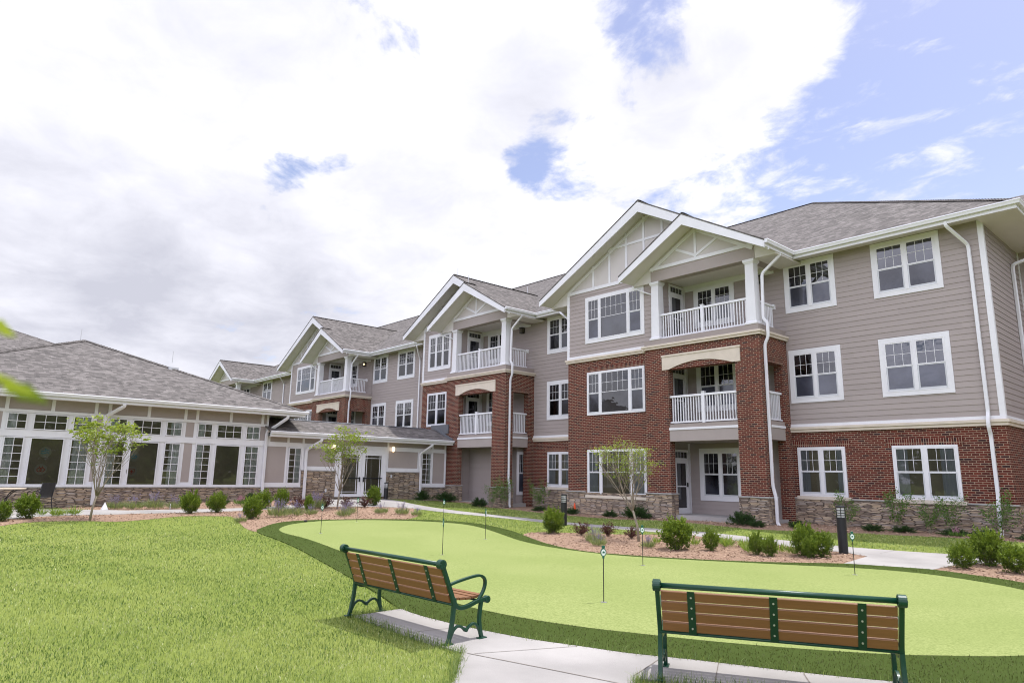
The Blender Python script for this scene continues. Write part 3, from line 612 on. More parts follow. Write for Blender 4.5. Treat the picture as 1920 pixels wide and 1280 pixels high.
    for (z0, z1) in ((6.0, 6.02), (9.10, 9.22)): cb.box(wx, -.05, z0-.10, br-.3, -.001, z1)
    build('corner_board', cb, 'white trim', APT)
    for fl, (zb, zt, z0) in enumerate(((.62, 2.60, .115), (4.02, 6.0, 3.43), (7.40, 9.10, 6.745))):
        if not (infill and fl == 0):
            window(APT, F0, bl+1.06, bl+2.88, zb, zt, 'double', .15)
            door(APT, FX(wx), -1.13, -.15, z0, z0+2.42)
        else:
            s2 = MB(); siding(s2, FY(-.75), wx, br-.45, .115, 2.79); build('siding_wall', s2, 'siding', APT)
            b2_ = MB(); b2_.box(wx, -.74, .1, br-.46, -.05, 2.79); build('wall', b2_, 'taupe panel', APT)
            c2_ = MB(); c2_.box(bl+2.83, -.81, .115, bl+2.93, -.755, 2.79); build('corner_board', c2_, 'white trim', APT)
            window(APT, FX(br-.46), -.72, -.12, .5, 2.6, 'single', .08)
    # lamp by the balcony
    if not big: return
    # --- bay
    bx = MB(); bx.box(bayl+.02, -1.72, -.5, bl+.05, .1, 9.44); build('wall', bx, 'taupe panel', APT)
    bk = MB(); bk.box(bayl, -1.75, .80, bl-.0, .0, B1+.1); build('brick_wall', bk, 'brick', APT)
    st = MB(); st.box(bayl-.055, -1.805, -.6, bl-.056, 0, .80)
    wl, wr = baywin['1']
    cs = MB(); cs.box(bayl-.085, -1.835, .80, wl-.11, 0, .85); build('stone_cap', cs, 'cap stone', APT, bevel=.01)
    cs = MB(); cs.box(wr+.11, -1.835, .80, bl-.086, -1.3, .85); build('stone_cap', cs, 'cap stone', APT, bevel=.01)
    build('stone_base', st, 'ledge stone', APT)
    m = MB()
    for (z0, z1, p) in ((B1-.02, B1+.065, .075), (B1+.065, B1+.145, .115)): m.box(bayl-p, -1.75-p, z0, bl-.12, 0, z1)
    build('stone_band', m, 'cast stone', APT, bevel=.006)
    m = MB(); m.fb(FB, bayl-.03, bl, -.1, .05, B1+.145, B1+.265); m.fb(FB, bayl-.005, bayl+.11, -.02, .04, B1+.265, 9.43); m.box(bayl-.035, -1.79, B1+.265, bayl-.006, -1.62, 9.43); build('corner_board', m, 'white trim', APT)
    sd = MB(); siding(sd, FB, bayl, bl+.34, B1+.26, 9.44); build('siding_wall', sd, 'siding', APT)
    window(APT, FB, *baywin['1'], .70, 2.55, baywin['k1'], .05, True); soldier(APT, FB, *baywin['1'], 2.55)
    window(APT, FB, *baywin['2'], 3.99, 5.83, baywin['k2'], .05); soldier(APT, FB, *baywin['2'], 5.83)
    window(APT, FB, *baywin['3'], 7.10, 9.16, baywin['k3'], .13)
    bxc, bzc, bxl = big; bzl = 9.33; ULb = lambda x: bzl+(bzc-bzl)*(x-bxl)/(bxc-bxl)-.25; URb = lambda x: zr+s_r*(gr-x)-.25
    m = MB(); m.prism([(bayl, 9.44), (bayl, max(9.46, ULb(bayl))), (bxc, bzc-.25), (br, max(9.46, URb(br))), (br, 9.44)], FB, -.25, 0); build('gable_panel', m, 'cream board', APT)
    m = MB(); FP = FB; m.fb(FB, bayl-.02, bl+.4, -.02, .04, 9.44, 9.58)
    x = bayl+1.52
    zt_ = lambda x: (ULb(x) if x < bxc else URb(x))
    while x < sxc-.3:
        m.fb(FB, x-.05, x+.05, 0, .025, 9.58, zt_(x)-.02); x += .92
    zz = bzc-1.42; a = bxl+(zz+.25-bzl)*(bxc-bxl)/(bzc-bzl); b = gr-(zz+.25-zr)/s_r; m.fb(FB, a, b, 0, .0245, zz-.05, zz+.05)
    bar(bayl+.02, ULb(bayl+.02)-.16, bxc, bzc-.42, .13, .03); bar(bxc, bzc-.42, br-.3, URb(br-.3)-.16, .13, .031)
    build('truss', m, 'white trim', APT)
    gable(APT, bxc, bzc, bxl, bzl, gr, zr, -2.45, 6., 6., bayl, br, -1.75, .43, soffit_r=False)

AWIN = {'1': (-15.66, -12.60), 'k1': 'triple', '2': (-15.66, -12.60), 'k2': 'triple', '3': (-15.74, -12.56), 'k3': 'triple'}
module(-12.43, -7.60, -10.0, -13.05, -6.80, (-12.25, 12.50, -17.95), -16.80, AWIN)
BWIN = {'1': (-27.65, -25.85), 'k1': 'double', '2': (-27.65, -25.85), 'k2': 'double', '3': (-27.72, -25.6), 'k3': 'triple_equal'}
module(-25.60, -20.82, -23.3, -26.50, -20.05, (-24.65, 12.02, -29.40), -28.22, BWIN, infill=True)
DC = -29.4
CWIN = {k: (v if isinstance(v, str) else (v[0]+DC, v[1]+DC)) for k, v in AWIN.items()}
module(-12.43+DC, -7.60+DC, -10.0+DC-.15, -13.05+DC-.1, -6.80+DC, (-12.25+DC, 12.50, -17.95+DC), -16.80+DC, CWIN)
module(-62.0, -57.25, -59.8, -63.1, -56.45, None, -62, None)

# --- flat recess walls between the modules
def recess(x0, x1, wins, w1, right_end=False):
    F = FY(0)
    bk = MB(); bk.fb(F, x0, x1, -.2, .0, .86, E1+.05); build('brick_wall', bk, 'brick', APT)
    st = MB(); st.fb(F, x0, x1+(.055 if right_end else 0), -.2, .055, -.6, .83); build('stone_base', st, 'ledge stone', APT)
    u = x0
    for a, b in sorted(w1)+[(x1+.2, x1+.2)]:
        cs = MB()
        if a-.10 > u: cs.fb(F, u, min(a-.10, x1+(.085 if right_end else 0)), -.1, .085, .83, .875); build('stone_cap', cs, 'cap stone', APT, bevel=.01)
        u = b+.10
    m = MB()
    for (z0, z1, p) in ((E1, E1+.095, .075), (E1+.095, E1+.185, .115)): m.fb(F, x0, x1+(p if right_end else 0), -.1, p, z0, z1)
    build('stone_band', m, 'cast stone', APT, bevel=.006)
    m = MB(); m.fb(F, x0, x1+.03*right_end, -.05, .045, E1+.185, E1+.285); build('white_band', m, 'white trim', APT)
    sd = MB(); siding(sd, F, x0, x1, E1+.275, 9.36); build('siding_wall', sd, 'siding', APT)
    for a, b in wins:
        window(APT, F, a, b, 7.375, 9.244, 'double', .14); window(APT, F, a, b, 4.113, 6.0, 'double', .14)
    for a, b in w1:
        window(APT, F, a, b, .925, 2.569, 'double', .05, True); soldier(APT, F, a, b, 2.569)
recess(-7.60, XR, [(-7.52, -5.70), (-4.48, -2.45)], [(-7.42, -5.81), (-4.36, -2.55)], True)
recess(-20.82, -16.80, [(-19.88, -18.06)], [(-19.82, -18.1)])
recess(-36.96, -28.22, [(-36.81, -34.97), (-33.75, -31.73)], [(-36.7, -35.05), (-33.65, -31.85)])
recess(-57.25, -46.2, [(-56.13, -54.10)], [])
def eave(x0, x1, hip=False):
    e = [(x0, YE, ZE), (x1, YE, ZE)]
    if hip: gutter(APT, e+[(x1, 4.2-.7, ZE)], [(0, -1), (1, 0)])
    else: gutter(APT, e, [(0, -1)])
    s = MB(); s.slab([(x0-.6, YE+.03, ZE-.215), (x1 - (.03 if hip else -.6), YE+.03, ZE-.215), (x1-(.03 if hip else -.6), .02, ZE-.09), (x0-.6, .02, ZE-.09)], .02); build('soffit', s, 'soffit white', APT)
eave(-6.80, xr, True); eave(-20.05, -17.95); eave(-36.20, -29.40); eave(-56.45, -47.35)
# right end: side wall, inner corner and the next block
m = MB(); siding(m, FX(XR), 0, 4.14, E1+.275, 9.36); build('siding_wall', m, 'siding', APT)
m = MB(); m.box(XR-.02, 0.002, .86, XR+.003, 4.14, E1+.05); build('brick_wall', m, 'brick', APT)
m = MB(); m.box(XR-.02, .21, -.6, XR+.055, 4.14, .83); build('stone_base', m, 'ledge stone', APT)
m = MB(); m.box(XR, .1, E1, XR+.075, 4.14, E1+.095); m.box(XR, .1, E1+.095, XR+.115, 4.14, E1+.185); build('stone_band', m, 'cast stone', APT)
m = MB(); m.box(XR, 0, E1+.185, XR+.045, 4.14, E1+.285); m.fb(FY(0), XR-.115, XR+.03, .001, .035, E1+.285, 9.33); m.fb(FX(XR), -.036, .10, .001, .031, E1+.285, 9.33); m.fb(FX(XR), 4.02, 4.13, .001, .04, E1+.285, 9.33); build('corner_board', m, 'white trim', APT)
s = MB(); s.box(XR, -.68, ZE-.22, xr-.02, 4.14, ZE-.20); build('soffit', s, 'soffit white', APT)
m = MB(); m.box(XR, 4.16, -.6, 16, 18, 9.35); build('wall', m, 'taupe panel', APT)
m = MB(); siding(m, FY(4.14), XR, 16, E1+.275, 9.36); build('siding_wall', m, 'siding', APT)
m = MB(); m.fb(FY(4.14), XR, 16, -.02, .012, .86, E1+.1); build('brick_wall', m, 'brick', APT)
m = MB(); m.fb(FY(4.14), XR, 16, -.02, .055, -.6, .855); build('stone_base', m, 'ledge stone', APT)
m = MB(); m.fb(FY(4.14), XR, 16, -.02, .10, E1, E1+.185); build('stone_band', m, 'cast stone', APT)
m = MB(); m.slab([(xr, 3.42, ZE+.01), (17, 3.42, ZE+.01), (17, 9.9, 13.22), (xr-6.4, 9.9, 13.22)], .05); m.slab([(17, 16., ZE), (xr-6.4, 16., ZE), (xr-6.4, 9.9, 13.22), (17, 9.9, 13.22)], .05); build('roof', m, 'shingle', APT)
gutter(APT, [(xr, 3.42, ZE), (17, 3.42, ZE)], [(0, -1)])
for a in (2.5, 8): window(APT, FY(4.14), a, a+2, 7.375, 9.244, 'double', .14); window(APT, FY(4.14), a, a+2, 4.113, 6.0, 'double', .14); window(APT, FY(4.14), a, a+2, .925, 2.569, 'double', .05, True)
build('ridge_cap', rc, 'shingle', APT)

# downspouts
for (gr, br) in ((-6.80, -7.60), (-20.05, -20.82), (-36.2, -36.96)):
    downspout(APT, [(gr-.05, -1.62, 9.24), (gr-.05, -1.62, 9.08), (br+.10, -1.68, 8.55), (br+.07, -1.70, 6.92), (br+.21, -1.70, 6.80), (br+.21, -1.70, 6.28), (br+.07, -1.70, 6.02), (br+.07, -1.70, 1.25), (br+.16, -1.70, .86), (br+.16, -1.70, .06), (br+.24, -1.72, -.03)])
downspout(APT, [(-2.05, YE+.02, 9.24), (-2.05, YE+.02, 9.10), (-1.68, -.07, 8.55), (-1.68, -.07, 3.46), (-1.68, -.19, 3.26), (-1.68, -.19, 3.02), (-1.68, -.07, 2.82), (-1.68, -.07, 1.05), (-1.68, -.16, .80), (-1.68, -.16, .05), (-1.68, -.26, -.02)])
for (gx, bx_) in ((-17.95, -16.80), (-47.35, -46.2)):
    downspout(APT, [(gx-.35, YE-.02, 9.24), (gx-.35, YE-.02, 9.14), (bx_-.06, -1.45, 8.30), (bx_-.06, -1.45, 6.72), (bx_-.20, -1.45, 6.55), (bx_-.20, -1.45, 6.3), (bx_-.07, -1.45, 6.1), (bx_-.07, -1.45, 1.15), (bx_-.17, -1.45, .80), (bx_-.17, -1.45, -.05), (bx_-.17, -1.55, -.10)])
downspout(APT, [(-30.6, YE+.02, 9.24), (-30.6, YE+.02, 9.1), (-31.1, -.07, 8.4), (-31.1, -.07, .1)])
downspout(APT, [(-50.9, YE+.02, 9.24), (-50.9, YE+.02, 9.1), (-51.5, -.07, 8.7), (-51.5, -.07, 3)])
downspout(APT, [(.35, 3.40, 9.2), (.35, 3.40, 9.05), (-1.22, 2.88, 8.47), (-1.22, 2.88, 3.46), (-1.12, 2.88, 3.26), (-1.12, 2.88, 3.02), (-1.22, 2.88, 2.82), (-1.22, 2.88, .1)])
for gl_, bl_ in ((-13.05, -12.43), (-26.5, -25.6), (-42.55, -41.83)):
    downspout(APT, [(gl_+.12, -2.0, 9.12), (gl_+.15, -2.0, 9.02), (bl_+.1, -1.85, 8.72), (bl_+.26, -1.75, 8.66)], .03)
# wall lamps
for x, z, lit in ((-8.42+.95, 8.85, 0), (-20.75, 8.85, 0), (-37.98+.98, 8.86, 1)):
    m = MB(); F = FY(0); x = {-7.47: -8.42, -20.75: -21.68, -37.0: -37.98}.get(round(x, 2), x)
    m.fb(F, x-.10, x+.10, .0, .05, z-.13, z+.13); m.fb(F, x-.12, x+.12, .05, .22, z+.10, z+.15); m.fb(F, x-.11, x+.11, .05, .20, z-.15, z-.11)
    for sx in (-.105, .09): m.fb(F, x+sx, x+sx+.015, .185, .20, z-.11, z+.10)
    o = build('wall_lamp', m, 'black metal', APT)
    g = MB(); g.fb(F, x-.085, x+.085, .06, .18, z-.11, z+.10) if not lit else g.lathe([(.02, -.07), (.05, -.03), (.05, .03), (.02, .07)], (x, -.15, z)); build('lamp_glass', g, 'warm lamp' if lit else 'lantern glass', o)

# ------------------------------------------------------------------ garden pavilion and link
XW = -25.45; FW = FX(XW)
PAV = thing('garden_pavilion', 'single-storey pavilion with broad grey hipped roof and banks of white-framed windows', 'pavilion', (-32, -18, 0))
LNK = thing('entrance_link', 'low link building with glazed double doors and stone base joining pavilion to the residence', 'building', (-26, -6, 0))
m = MB(); m.box(-39, -26, -.5, XW-.001, -11.65, 3.9); build('wall', m, 'white trim', PAV)
m = MB(); m.fb(FW, -26, -11.62, -.02, .05, -.5, .735); build('stone_base', m, 'ledge stone', PAV)
m = MB(); m.fb(FW, -26, -11.60, -.02, .085, .735, .785); build('stone_cap', m, 'cap stone', PAV, bevel=.008)
tr, pn = MB(), MB()
tr.fb(FW, -26, -11.60, 0, .06, .785, .855); tr.fb(FW, -26, -11.60, 0, .035, 2.50, 2.735); tr.fb(FW, -26, -11.60, 0, .04, 3.335, 3.44)
pn.fb(FW, -26, -11.66, -.01, .008, 3.44, 3.86)
gl, dk, cu, mu = MB(), MB(), MB(), MB()
def pane(par, F, u0, u1, z0, z1, nc, nr, curtain=None, rimw=.035, sun=None):
    fr, g, d, c = MB(), MB(), MB(), MB()
    rim(fr, F, u0-rimw, u1+rimw, z0-rimw, z1+rimw, rimw, .0, .062); grid(fr, F, u0, u1, z0, z1, nc, nr, .03, .058, .020)
    d.poly([F(u0, .003, z0), F(u1, .003, z0), F(u1, .003, z1), F(u0, .003, z1)]); g.poly([F(u0, .045, z0), F(u1, .045, z0), F(u1, .045, z1), F(u0, .045, z1)])
    if curtain:
        a, b = curtain; n = 26
        for i in range(n):
            w0, w1 = a+(b-a)*i/n, a+(b-a)*(i+1)/n
            p = lambda w: .016+.010*math.sin(w*95+math.sin(w*23)*1.7)
            c.poly([F(w0, p(w0), z0), F(w1, p(w1), z0), F(w1, p(w1), z1), F(w0, p(w0), z1)])
    o = build('window', fr, 'white trim', par); build('room', d, 'interior dark', o)
    if curtain: build('curtain', c, 'curtain', o, smooth=True)
    build('pane', g, 'clear glass', o); return o
rnd = random.Random(5)
for k in range(5):
    o_ = -3.15*k
    for (a, b, zz0, zz1, nc, nr, cur) in ((-14.49, -13.97, .87, 2.445, 2, 6, 0), (-13.72, -12.78, .87, 2.445, 1, 1, None), (-12.51, -11.99, .87, 2.445, 2, 6, 1),
                                          (-14.485, -13.97, 2.785, 3.28, 2, 2, 0), (-13.72, -12.76, 2.785, 3.28, 3, 2, None), (-12.52, -11.995, 2.785, 3.28, 2, 2, 1)):
        a += o_; b += o_
        ct = None if cur is None else ((a, a+(b-a)*(.52 if k else .45)) if cur == 0 else (a+(b-a)*(.30 if k == 1 else .12), b))
        pane(PAV, FW, a, b, zz0, zz1, nc, nr, ct)
    for u in (-14.57+o_, -13.22+o_, -11.87+o_): tr.fb(FW, u-.055, u+.055, .0, .036, 3.44, 3.86)
    for (z0, z1) in ((.965, 2.50), (2.735, 3.335)):
        pn.fb(FW, -14.96+o_, -14.655+o_, -.01, .0075, z0, z1)
tr.fb(FW, -11.69, -11.60, 0, .037, 2.735, 3.86); pn.fb(FW, -11.93, -11.70, -.01, .0076, 2.735, 3.335)
build('trim', tr, 'white trim', PAV); build('panel', pn, 'taupe panel', PAV)
# pavilion roof: hipped to a peak
PK = Vector((-32.3, -17.8, 7.215)); xe, y1e, y0e, ze = -24.73, -10.25, -25.35, 4.045; xe0 = -39.9
m = MB()
c4 = [(xe, y0e, ze), (xe, y1e, ze), (xe0, y1e, ze), (xe0, y0e, ze)]
for i in range(4): m.slab([c4[i], c4[(i+1) % 4], tuple(PK)], .05)
build('roof', m, 'shingle', PAV)
rc = MB(); ridgecap((xe, y1e, ze+.02), tuple(PK+Vector((0, 0, .03)))); ridgecap((xe, y0e, ze+.02), tuple(PK+Vector((0, 0, .03)))); build('ridge_cap', rc, 'shingle', PAV)
gutter(PAV, [(xe, y0e, ze), (xe, y1e, ze), (xe0, y1e, ze)], [(1, 0), (0, 1)])
m = MB(); m.box(XW-.0, y0e, 3.84, xe-.04, y1e-.04, 3.86); m.box(XW-8, -11.64, 3.841, XW, y1e-.04, 3.861); build('soffit', m, 'soffit white', PAV)
downspout(PAV, [(xe-.02, -11.05, 3.83), (xe-.04, -11.05, 3.72), (XW+.1, -11.68, 3.10), (XW+.1, -11.68, .95), (XW+.14, -11.68, .8), (XW+.14, -11.68, .15)], .055)
downspout(PAV, [(xe-.02, -17.4, 3.83), (xe-.04, -17.4, 3.74), (XW+.08, -17.86, 3.36), (XW+.08, -17.93, .95), (XW+.13, -17.93, .8), (XW+.13, -17.93, .13)], .055)
# higher hipped roof behind the pavilion
HALL = thing('rear_hall', 'taller hall roof in grey shingles showing above the pavilion at the frame edge', 'building', (-52, -26, 0))
m = MB(); m.box(-64, -42, -.5, -40.5, -16, 6.4); build('wall', m, 'taupe panel', HALL)
m = MB(); q0 = (-36.4, -14.0, 6.46); pkh = (-51.4, -28.9, 12.76); a4 = [q0, (-66.4, -14.0, 6.46), (-66.4, -43.8, 6.46), (-36.4, -43.8, 6.46)]
for i in range(4): m.slab([a4[i], a4[(i+1) % 4], pkh], .06)
build('roof', m, 'shingle', HALL)
rc = MB(); ridgecap(q0, pkh); build('ridge_cap', rc, 'shingle', HALL)

# link
m = MB(); m.box(-29, -11.66, -.5, XW-.002, -1.97, 3.05); build('wall', m, 'white trim', LNK)
st, cp, tr, pn = MB(), MB(), MB(), MB()
for (a, b, zt) in ((-11.60, -9.93, .735), (-9.93, -8.27, 1.475), (-5.58, -3.62, 1.475), (-3.62, -1.99, .735)):
    st.fb(FW, a, b, -.02, .05+(.004 if zt > 1 else 0), -.5, zt); cp.fb(FW, a-(.02 if zt > 1 else 0), b+(.02 if zt > 1 else 0), -.02, .082, zt, zt+.045)
st.fb(FW, -8.27, -5.58, -.02, .02, -.4, .33)
tr.fb(FW, -11.60, -9.95, 0, .05, .785, .96); tr.fb(FW, -3.60, -1.99, 0, .05, .785, .96); tr.fb(FW, -9.93, -8.28, 0, .05, 1.522, 1.69); tr.fb(FW, -5.57, -3.62, 0, .05, 1.522, 1.69)
tr.fb(FW, -11.60, -1.99, 0, .036, 2.51, 2.705)
for u in (-11.52, -10.64, -9.93, -5.52, -2.85, -2.04): tr.fb(FW, u-.05, u+.05, 0, .037, 2.705, 2.93)
for u in (-10.70, -9.93, -2.87, -2.03, -3.62): tr.fb(FW, u-.05 if u > -10 else u-.02, u+.05, 0, .035, .96 if u not in (-9.93,) else 1.52, 2.51)
pn.fb(FW, -11.60, -2.0, -.01, .008, 2.705, 2.93); pn.fb(FW, -11.56, -10.72, -.01, .0075, .96, 2.51); pn.fb(FW, -9.71, -8.32, -.01, .0074, 1.69, 2.51); pn.fb(FW, -5.46, -3.75, -.01, .0073, 1.69, 2.51); pn.fb(FW, -2.79, -2.06, -.01, .0072, .96, 2.51)
build('stone_base', st, 'ledge stone', LNK); build('stone_cap', cp, 'cap stone', LNK, bevel=.008); build('trim', tr, 'white trim', LNK); build('panel', pn, 'taupe panel', LNK)
pane(LNK, FW, -10.56, -10.04, .88, 2.45, 2, 6, (-10.27, -10.04)); pane(LNK, FW, -3.48, -2.98, .88, 2.44, 2, 6, (-3.1, -2.98))
# double doors
m = MB(); rim(m, FW, -8.27, -5.58, .33, 2.51, .12, 0, .055); build('door_frame', m, 'white trim', LNK)
for (a, b, ha) in ((-8.15, -6.94, 1), (-6.93, -5.70, 0)):
    m, g, d = MB(), MB(), MB(); rim(m, FW, a, b, .36, 2.42, .17, .0, .045, .16, .10)
    for u in (a+.26, b-.26): m.fb(FW, u-.012, u+.012, .02, .04, .46, 2.26)
    for z in (.56, 2.13): m.fb(FW, a+.17, b-.17, .02, .041, z-.012, z+.012)
    o = build('door', m, 'white trim', LNK)
    d.poly([FW(a+.1, .004, .4), FW(b-.1, .004, .4), FW(b-.1, .004, 2.3), FW(a+.1, .004, 2.3)]); build('room', d, 'interior dark', o)
    g.poly([FW(a+.1, .03, .4), FW(b-.1, .03, .4), FW(b-.1, .03, 2.3), FW(a+.1, .03, 2.3)]); build('pane', g, 'clear glass', o)
    h = MB(); h.fb(FW, a+.12, b-.12, .07, .10, 1.17, 1.21); u = b-.1 if ha else a+.1; h.fb(FW, u-.02, u+.02, .045, .12, 1.02, 1.24); build('handle', h, 'black metal', o)
# link roof
xk, zk, xg, zg = -26.55, 3.80, -24.82, 3.15
m = MB(); m.slab([(xg, -11.75, zg), (xg, -1.97, zg), (xk, -1.76, zk), (xk, -11.75, zk)], .05); m.slab([(xk, -11.75, zk), (xk, -1.76, zk), (-28.6, -1.76, zg), (-28.6, -11.75, zg)], .05); build('roof', m, 'shingle', LNK)
rc = MB(); ridgecap((xk, -11.7, zk+.01), (xk, -2.6, zk+.01), .1); build('ridge_cap', rc, 'flashing', LNK)
m = MB(); m.box(xk-.3, -2.03, zk-.25, -25.3, -1.955, zk+.22); m.tube([(xk+.2, -2.06, zk+.02), (xg+.0, -2.06, zg+.04)], 1, rx=(.05, .05)); build('flashing', m, 'flashing', LNK)
gutter(LNK, [(xg, -11.72, zg), (xg, -1.99, zg)], [(1, 0)])
m = MB(); m.box(XW, -11.6, 2.915, xg-.04, -2.0, 2.935); build('soffit', m, 'soffit white', LNK)
downspout(LNK, [(xg-.02, -9.35, 2.92), (xg-.03, -9.35, 2.82), (XW+.10, -9.80, 2.42), (XW+.10, -9.80, 1.85), (XW+.15, -9.80, 1.6), (XW+.15, -9.80, .22)], .055)
downspout(LNK, [(xg-.02, -3.3, 2.92), (xg-.03, -3.3, 2.84), (XW+.10, -3.66, 2.42), (XW+.10, -3.66, 1.80), (XW+.15, -3.62, 1.58), (XW+.15, -3.62, .2), (XW+.2, -3.62, .15)], .055)
for u in (-8.47, -5.30):
    m = MB(); m.fb(FW, u-.04, u+.04, .036, .09, 2.55, 2.66); o = build('wall_lamp', m, 'white metal', LNK); g = MB(); g.lathe([(.02, -.13), (.065, -.10), (.075, 0), (.065, .10), (.02, .13)], (XW+.15, u, 2.60)); build('lamp_glass', g, 'warm lamp', o, smooth=True)
for u, z in ((-8.72, .62), (-5.29, 1.3)):
    m = MB(); m.fb(FW, u-.04, u+.04, .05, .075, z-.07, z+.07); build('outlet_box', m, 'dark sash', LNK, bevel=.005)
#@@OBJECTS
# ------------------------------------------------------------------ leaf and blade meshes
RG = np.random.default_rng(11)
def unit(a): return a/np.maximum(np.linalg.norm(a, axis=1), 1e-6)[:, None]
def npmesh(name, v, quads, mat, tint, parent=None, local=True, kind=None, tris=None):
    me = bpy.data.meshes.new(name); nq = len(quads); nt = 0 if tris is None else len(tris)
    me.vertices.add(len(v)); me.vertices.foreach_set('co', np.asarray(v, np.float32).ravel())
    li = quads.ravel() if nt == 0 else np.concatenate([quads.ravel(), tris.ravel()])
    me.loops.add(len(li)); me.loops.foreach_set('vertex_index', li.astype(np.int32))
    ls = np.arange(nq)*4
    if nt: ls = np.concatenate([ls, nq*4+np.arange(nt)*3])
    me.polygons.add(nq+nt); me.polygons.foreach_set('loop_start', ls.astype(np.int32))
    me.update(calc_edges=True)
    at = me.attributes.new('tint', 'FLOAT', 'FACE'); at.data.foreach_set('value', np.asarray(tint if nt == 0 else np.concatenate([tint, tint]), np.float32))
    me.materials.append(MATS[mat]); o = bpy.data.objects.new(name, me); COL.objects.link(o)
    if parent is not None: o.parent = parent
    if kind: o['kind'] = kind
    return o
def leafmesh(name, p, d, ln, w, mat, parent=None, tint=None, fold=.25, kind=None):
    n = len(p); d = unit(d); ref = unit(RG.normal(size=(n, 3))); s = unit(np.cross(d, ref)); nn = np.cross(s, d)
    ln = np.broadcast_to(np.asarray(ln, float), (n,))[:, None]; w = np.broadcast_to(np.asarray(w, float), (n,))[:, None]
    m = p+d*ln*.45; q = nn*w*fold
    v = np.stack([p, m+s*w*.5+q, p+d*ln-q*.6, m-s*w*.5+q], 1).reshape(-1, 3)
    f = np.arange(n*4).reshape(n, 4)
    return npmesh(name, v, f, mat, RG.random(n) if tint is None else tint, parent, kind=kind)
def blades(name, x, y, h, w, mat, tint, dz=0., lean=.5, kind='stuff'):
    n = len(x); z = gzv(x, y)+dz; a = RG.random(n)*2*np.pi; s = np.stack([np.cos(a), np.sin(a), 0*a], 1)*w[:, None]*.5
    b = RG.random(n)*2*np.pi; L = (RG.random(n)**1.5*lean)[:, None]*h[:, None]; ld = np.stack([np.cos(b), np.sin(b), 0*b], 1)*L
    p = np.stack([x, y, z-.004], 1); u = np.zeros((n, 3)); u[:, 2] = h
    v = np.stack([p-s, p+s, p+u*.58+ld*.35+s*.8, p+u*.58+ld*.35-s*.8, p+u*(1-.25*L/h[:, None])+ld], 1).reshape(-1, 3)
    i = np.arange(n)[:, None]*5
    return npmesh(name, v, i+np.array([[0, 1, 2, 3]]), mat, tint, kind=kind, tris=i+np.array([[3, 2, 4]]))

# lawn blades: thick near the bench side, thinner far off
def polar(n, r0, r1, a0, a1):
    r = np.exp(RG.uniform(np.log(r0), np.log(r1), n)); a = RG.uniform(a0, a1, n)     # a measured from +y towards -x
    return CPOS.x-np.sin(a)*r, CPOS.y+np.cos(a)*r, r
HARD = [PTH, PDD]+BEDS+[FRG]
def keep_lawn(x, y):
    k = ~((x < -25.4) | ((y > -1.25) & (x < XR)) | (y > 4))
    for q in HARD: k &= ~inside(q, x, y)
    return k
def patch(x, y):
    g = np.zeros_like(x)
    for (fx, fy, ph, am) in ((.9, .5, 0., .5), (-.45, 1.3, 1.7, .45), (2.1, 1.1, .6, .3), (1.4, -2.3, 2.9, .3), (3.9, 2.2, 4., .2)): g += am*np.sin(fx*x+fy*y+ph)
    return g
x, y, r = polar(820000, 2.9, 34., -.25, 1.75); k = keep_lawn(x, y); x, y, r = x[k], y[k], r[k]
g = patch(x, y); t = np.clip(.46+.19*g+.14*patch(x*3.1+2, y*2.7)+RG.normal(0, .42, len(x))-.22*np.clip((5.6-r)/2, 0, 1), 0, 1)
h = (.022+.030*RG.random(len(x)))*(1+.10*g); st = RG.random(len(x)) < .05+.09*np.clip(patch(x*1.7-3, y*1.9+1), 0, 1.6)
wd = .0033*np.maximum(1, r/5.5)*(.7+.6*RG.random(len(x)))
blades('grass', x[~st], y[~st], h[~st], wd[~st], 'grass blade', t[~st], lean=.95)
blades('dry_grass', x[st], y[st], h[st]*.8, wd[st], 'straw blade', t[st], lean=1.3)
# taller tufts along the pavement edge
ex, ey = [], []
E_ = PDD+[PDD[0]]
for i in range(len(E_)-1):
    a, b = np.array(E_[i]), np.array(E_[i+1]); n_ = int(np.linalg.norm(b-a)*420); tt = RG.random(n_); ex += list(a[0]+(b[0]-a[0])*tt); ey += list(a[1]+(b[1]-a[1])*tt)
ex = np.array(ex)+RG.normal(0, .03, len(ex)); ey = np.array(ey)+RG.normal(0, .03, len(ey)); k = ~inside(FRG, ex, ey) & ~(inside(PDD, ex, ey) & (RG.random(len(ex)) < .6)); ex, ey = ex[k], ey[k]
blades('edge_grass', ex, ey, .06+.07*RG.random(len(ex)), np.full(len(ex), .0045), 'grass blade', RG.random(len(ex))*.6, lean=1.1)
# short pile of the turf fringe
x, y, r = polar(210000, 3.5, 26., -.5, 1.5); k = inside(FRG, x, y) & ~inside(GRN, x, y); x, y, r = x[k], y[k], r[k]
blades('turf_pile', x, y, .018+.016*RG.random(len(x)), .004*np.maximum(1, r/5.), 'turf blade', RG.random(len(x)), .020, 1.2)
# pine-bark mulch chips
px, py = [], []
x, y, r = polar(130000, 7, 32., -.3, 1.6); k = np.zeros(len(x), bool)
for q in BEDS: k |= inside(q, x, y)
k &= ~inside(PTH, x, y) & ~inside(FRG, x, y)
x, y, r = x[k], y[k], r[k]; n_ = len(x); a = RG.random(n_)*2*np.pi
d = np.stack([np.cos(a), np.sin(a), RG.normal(.05, .25, n_)], 1)
leafmesh('mulch_chips', np.stack([x, y, gzv(x, y)+.012+.02*RG.random(n_)], 1), d, .03+.06*RG.random(n_), (.006+.008*RG.random(n_))*np.maximum(1, r/11), 'mulch chip', fold=.1, kind='stuff')

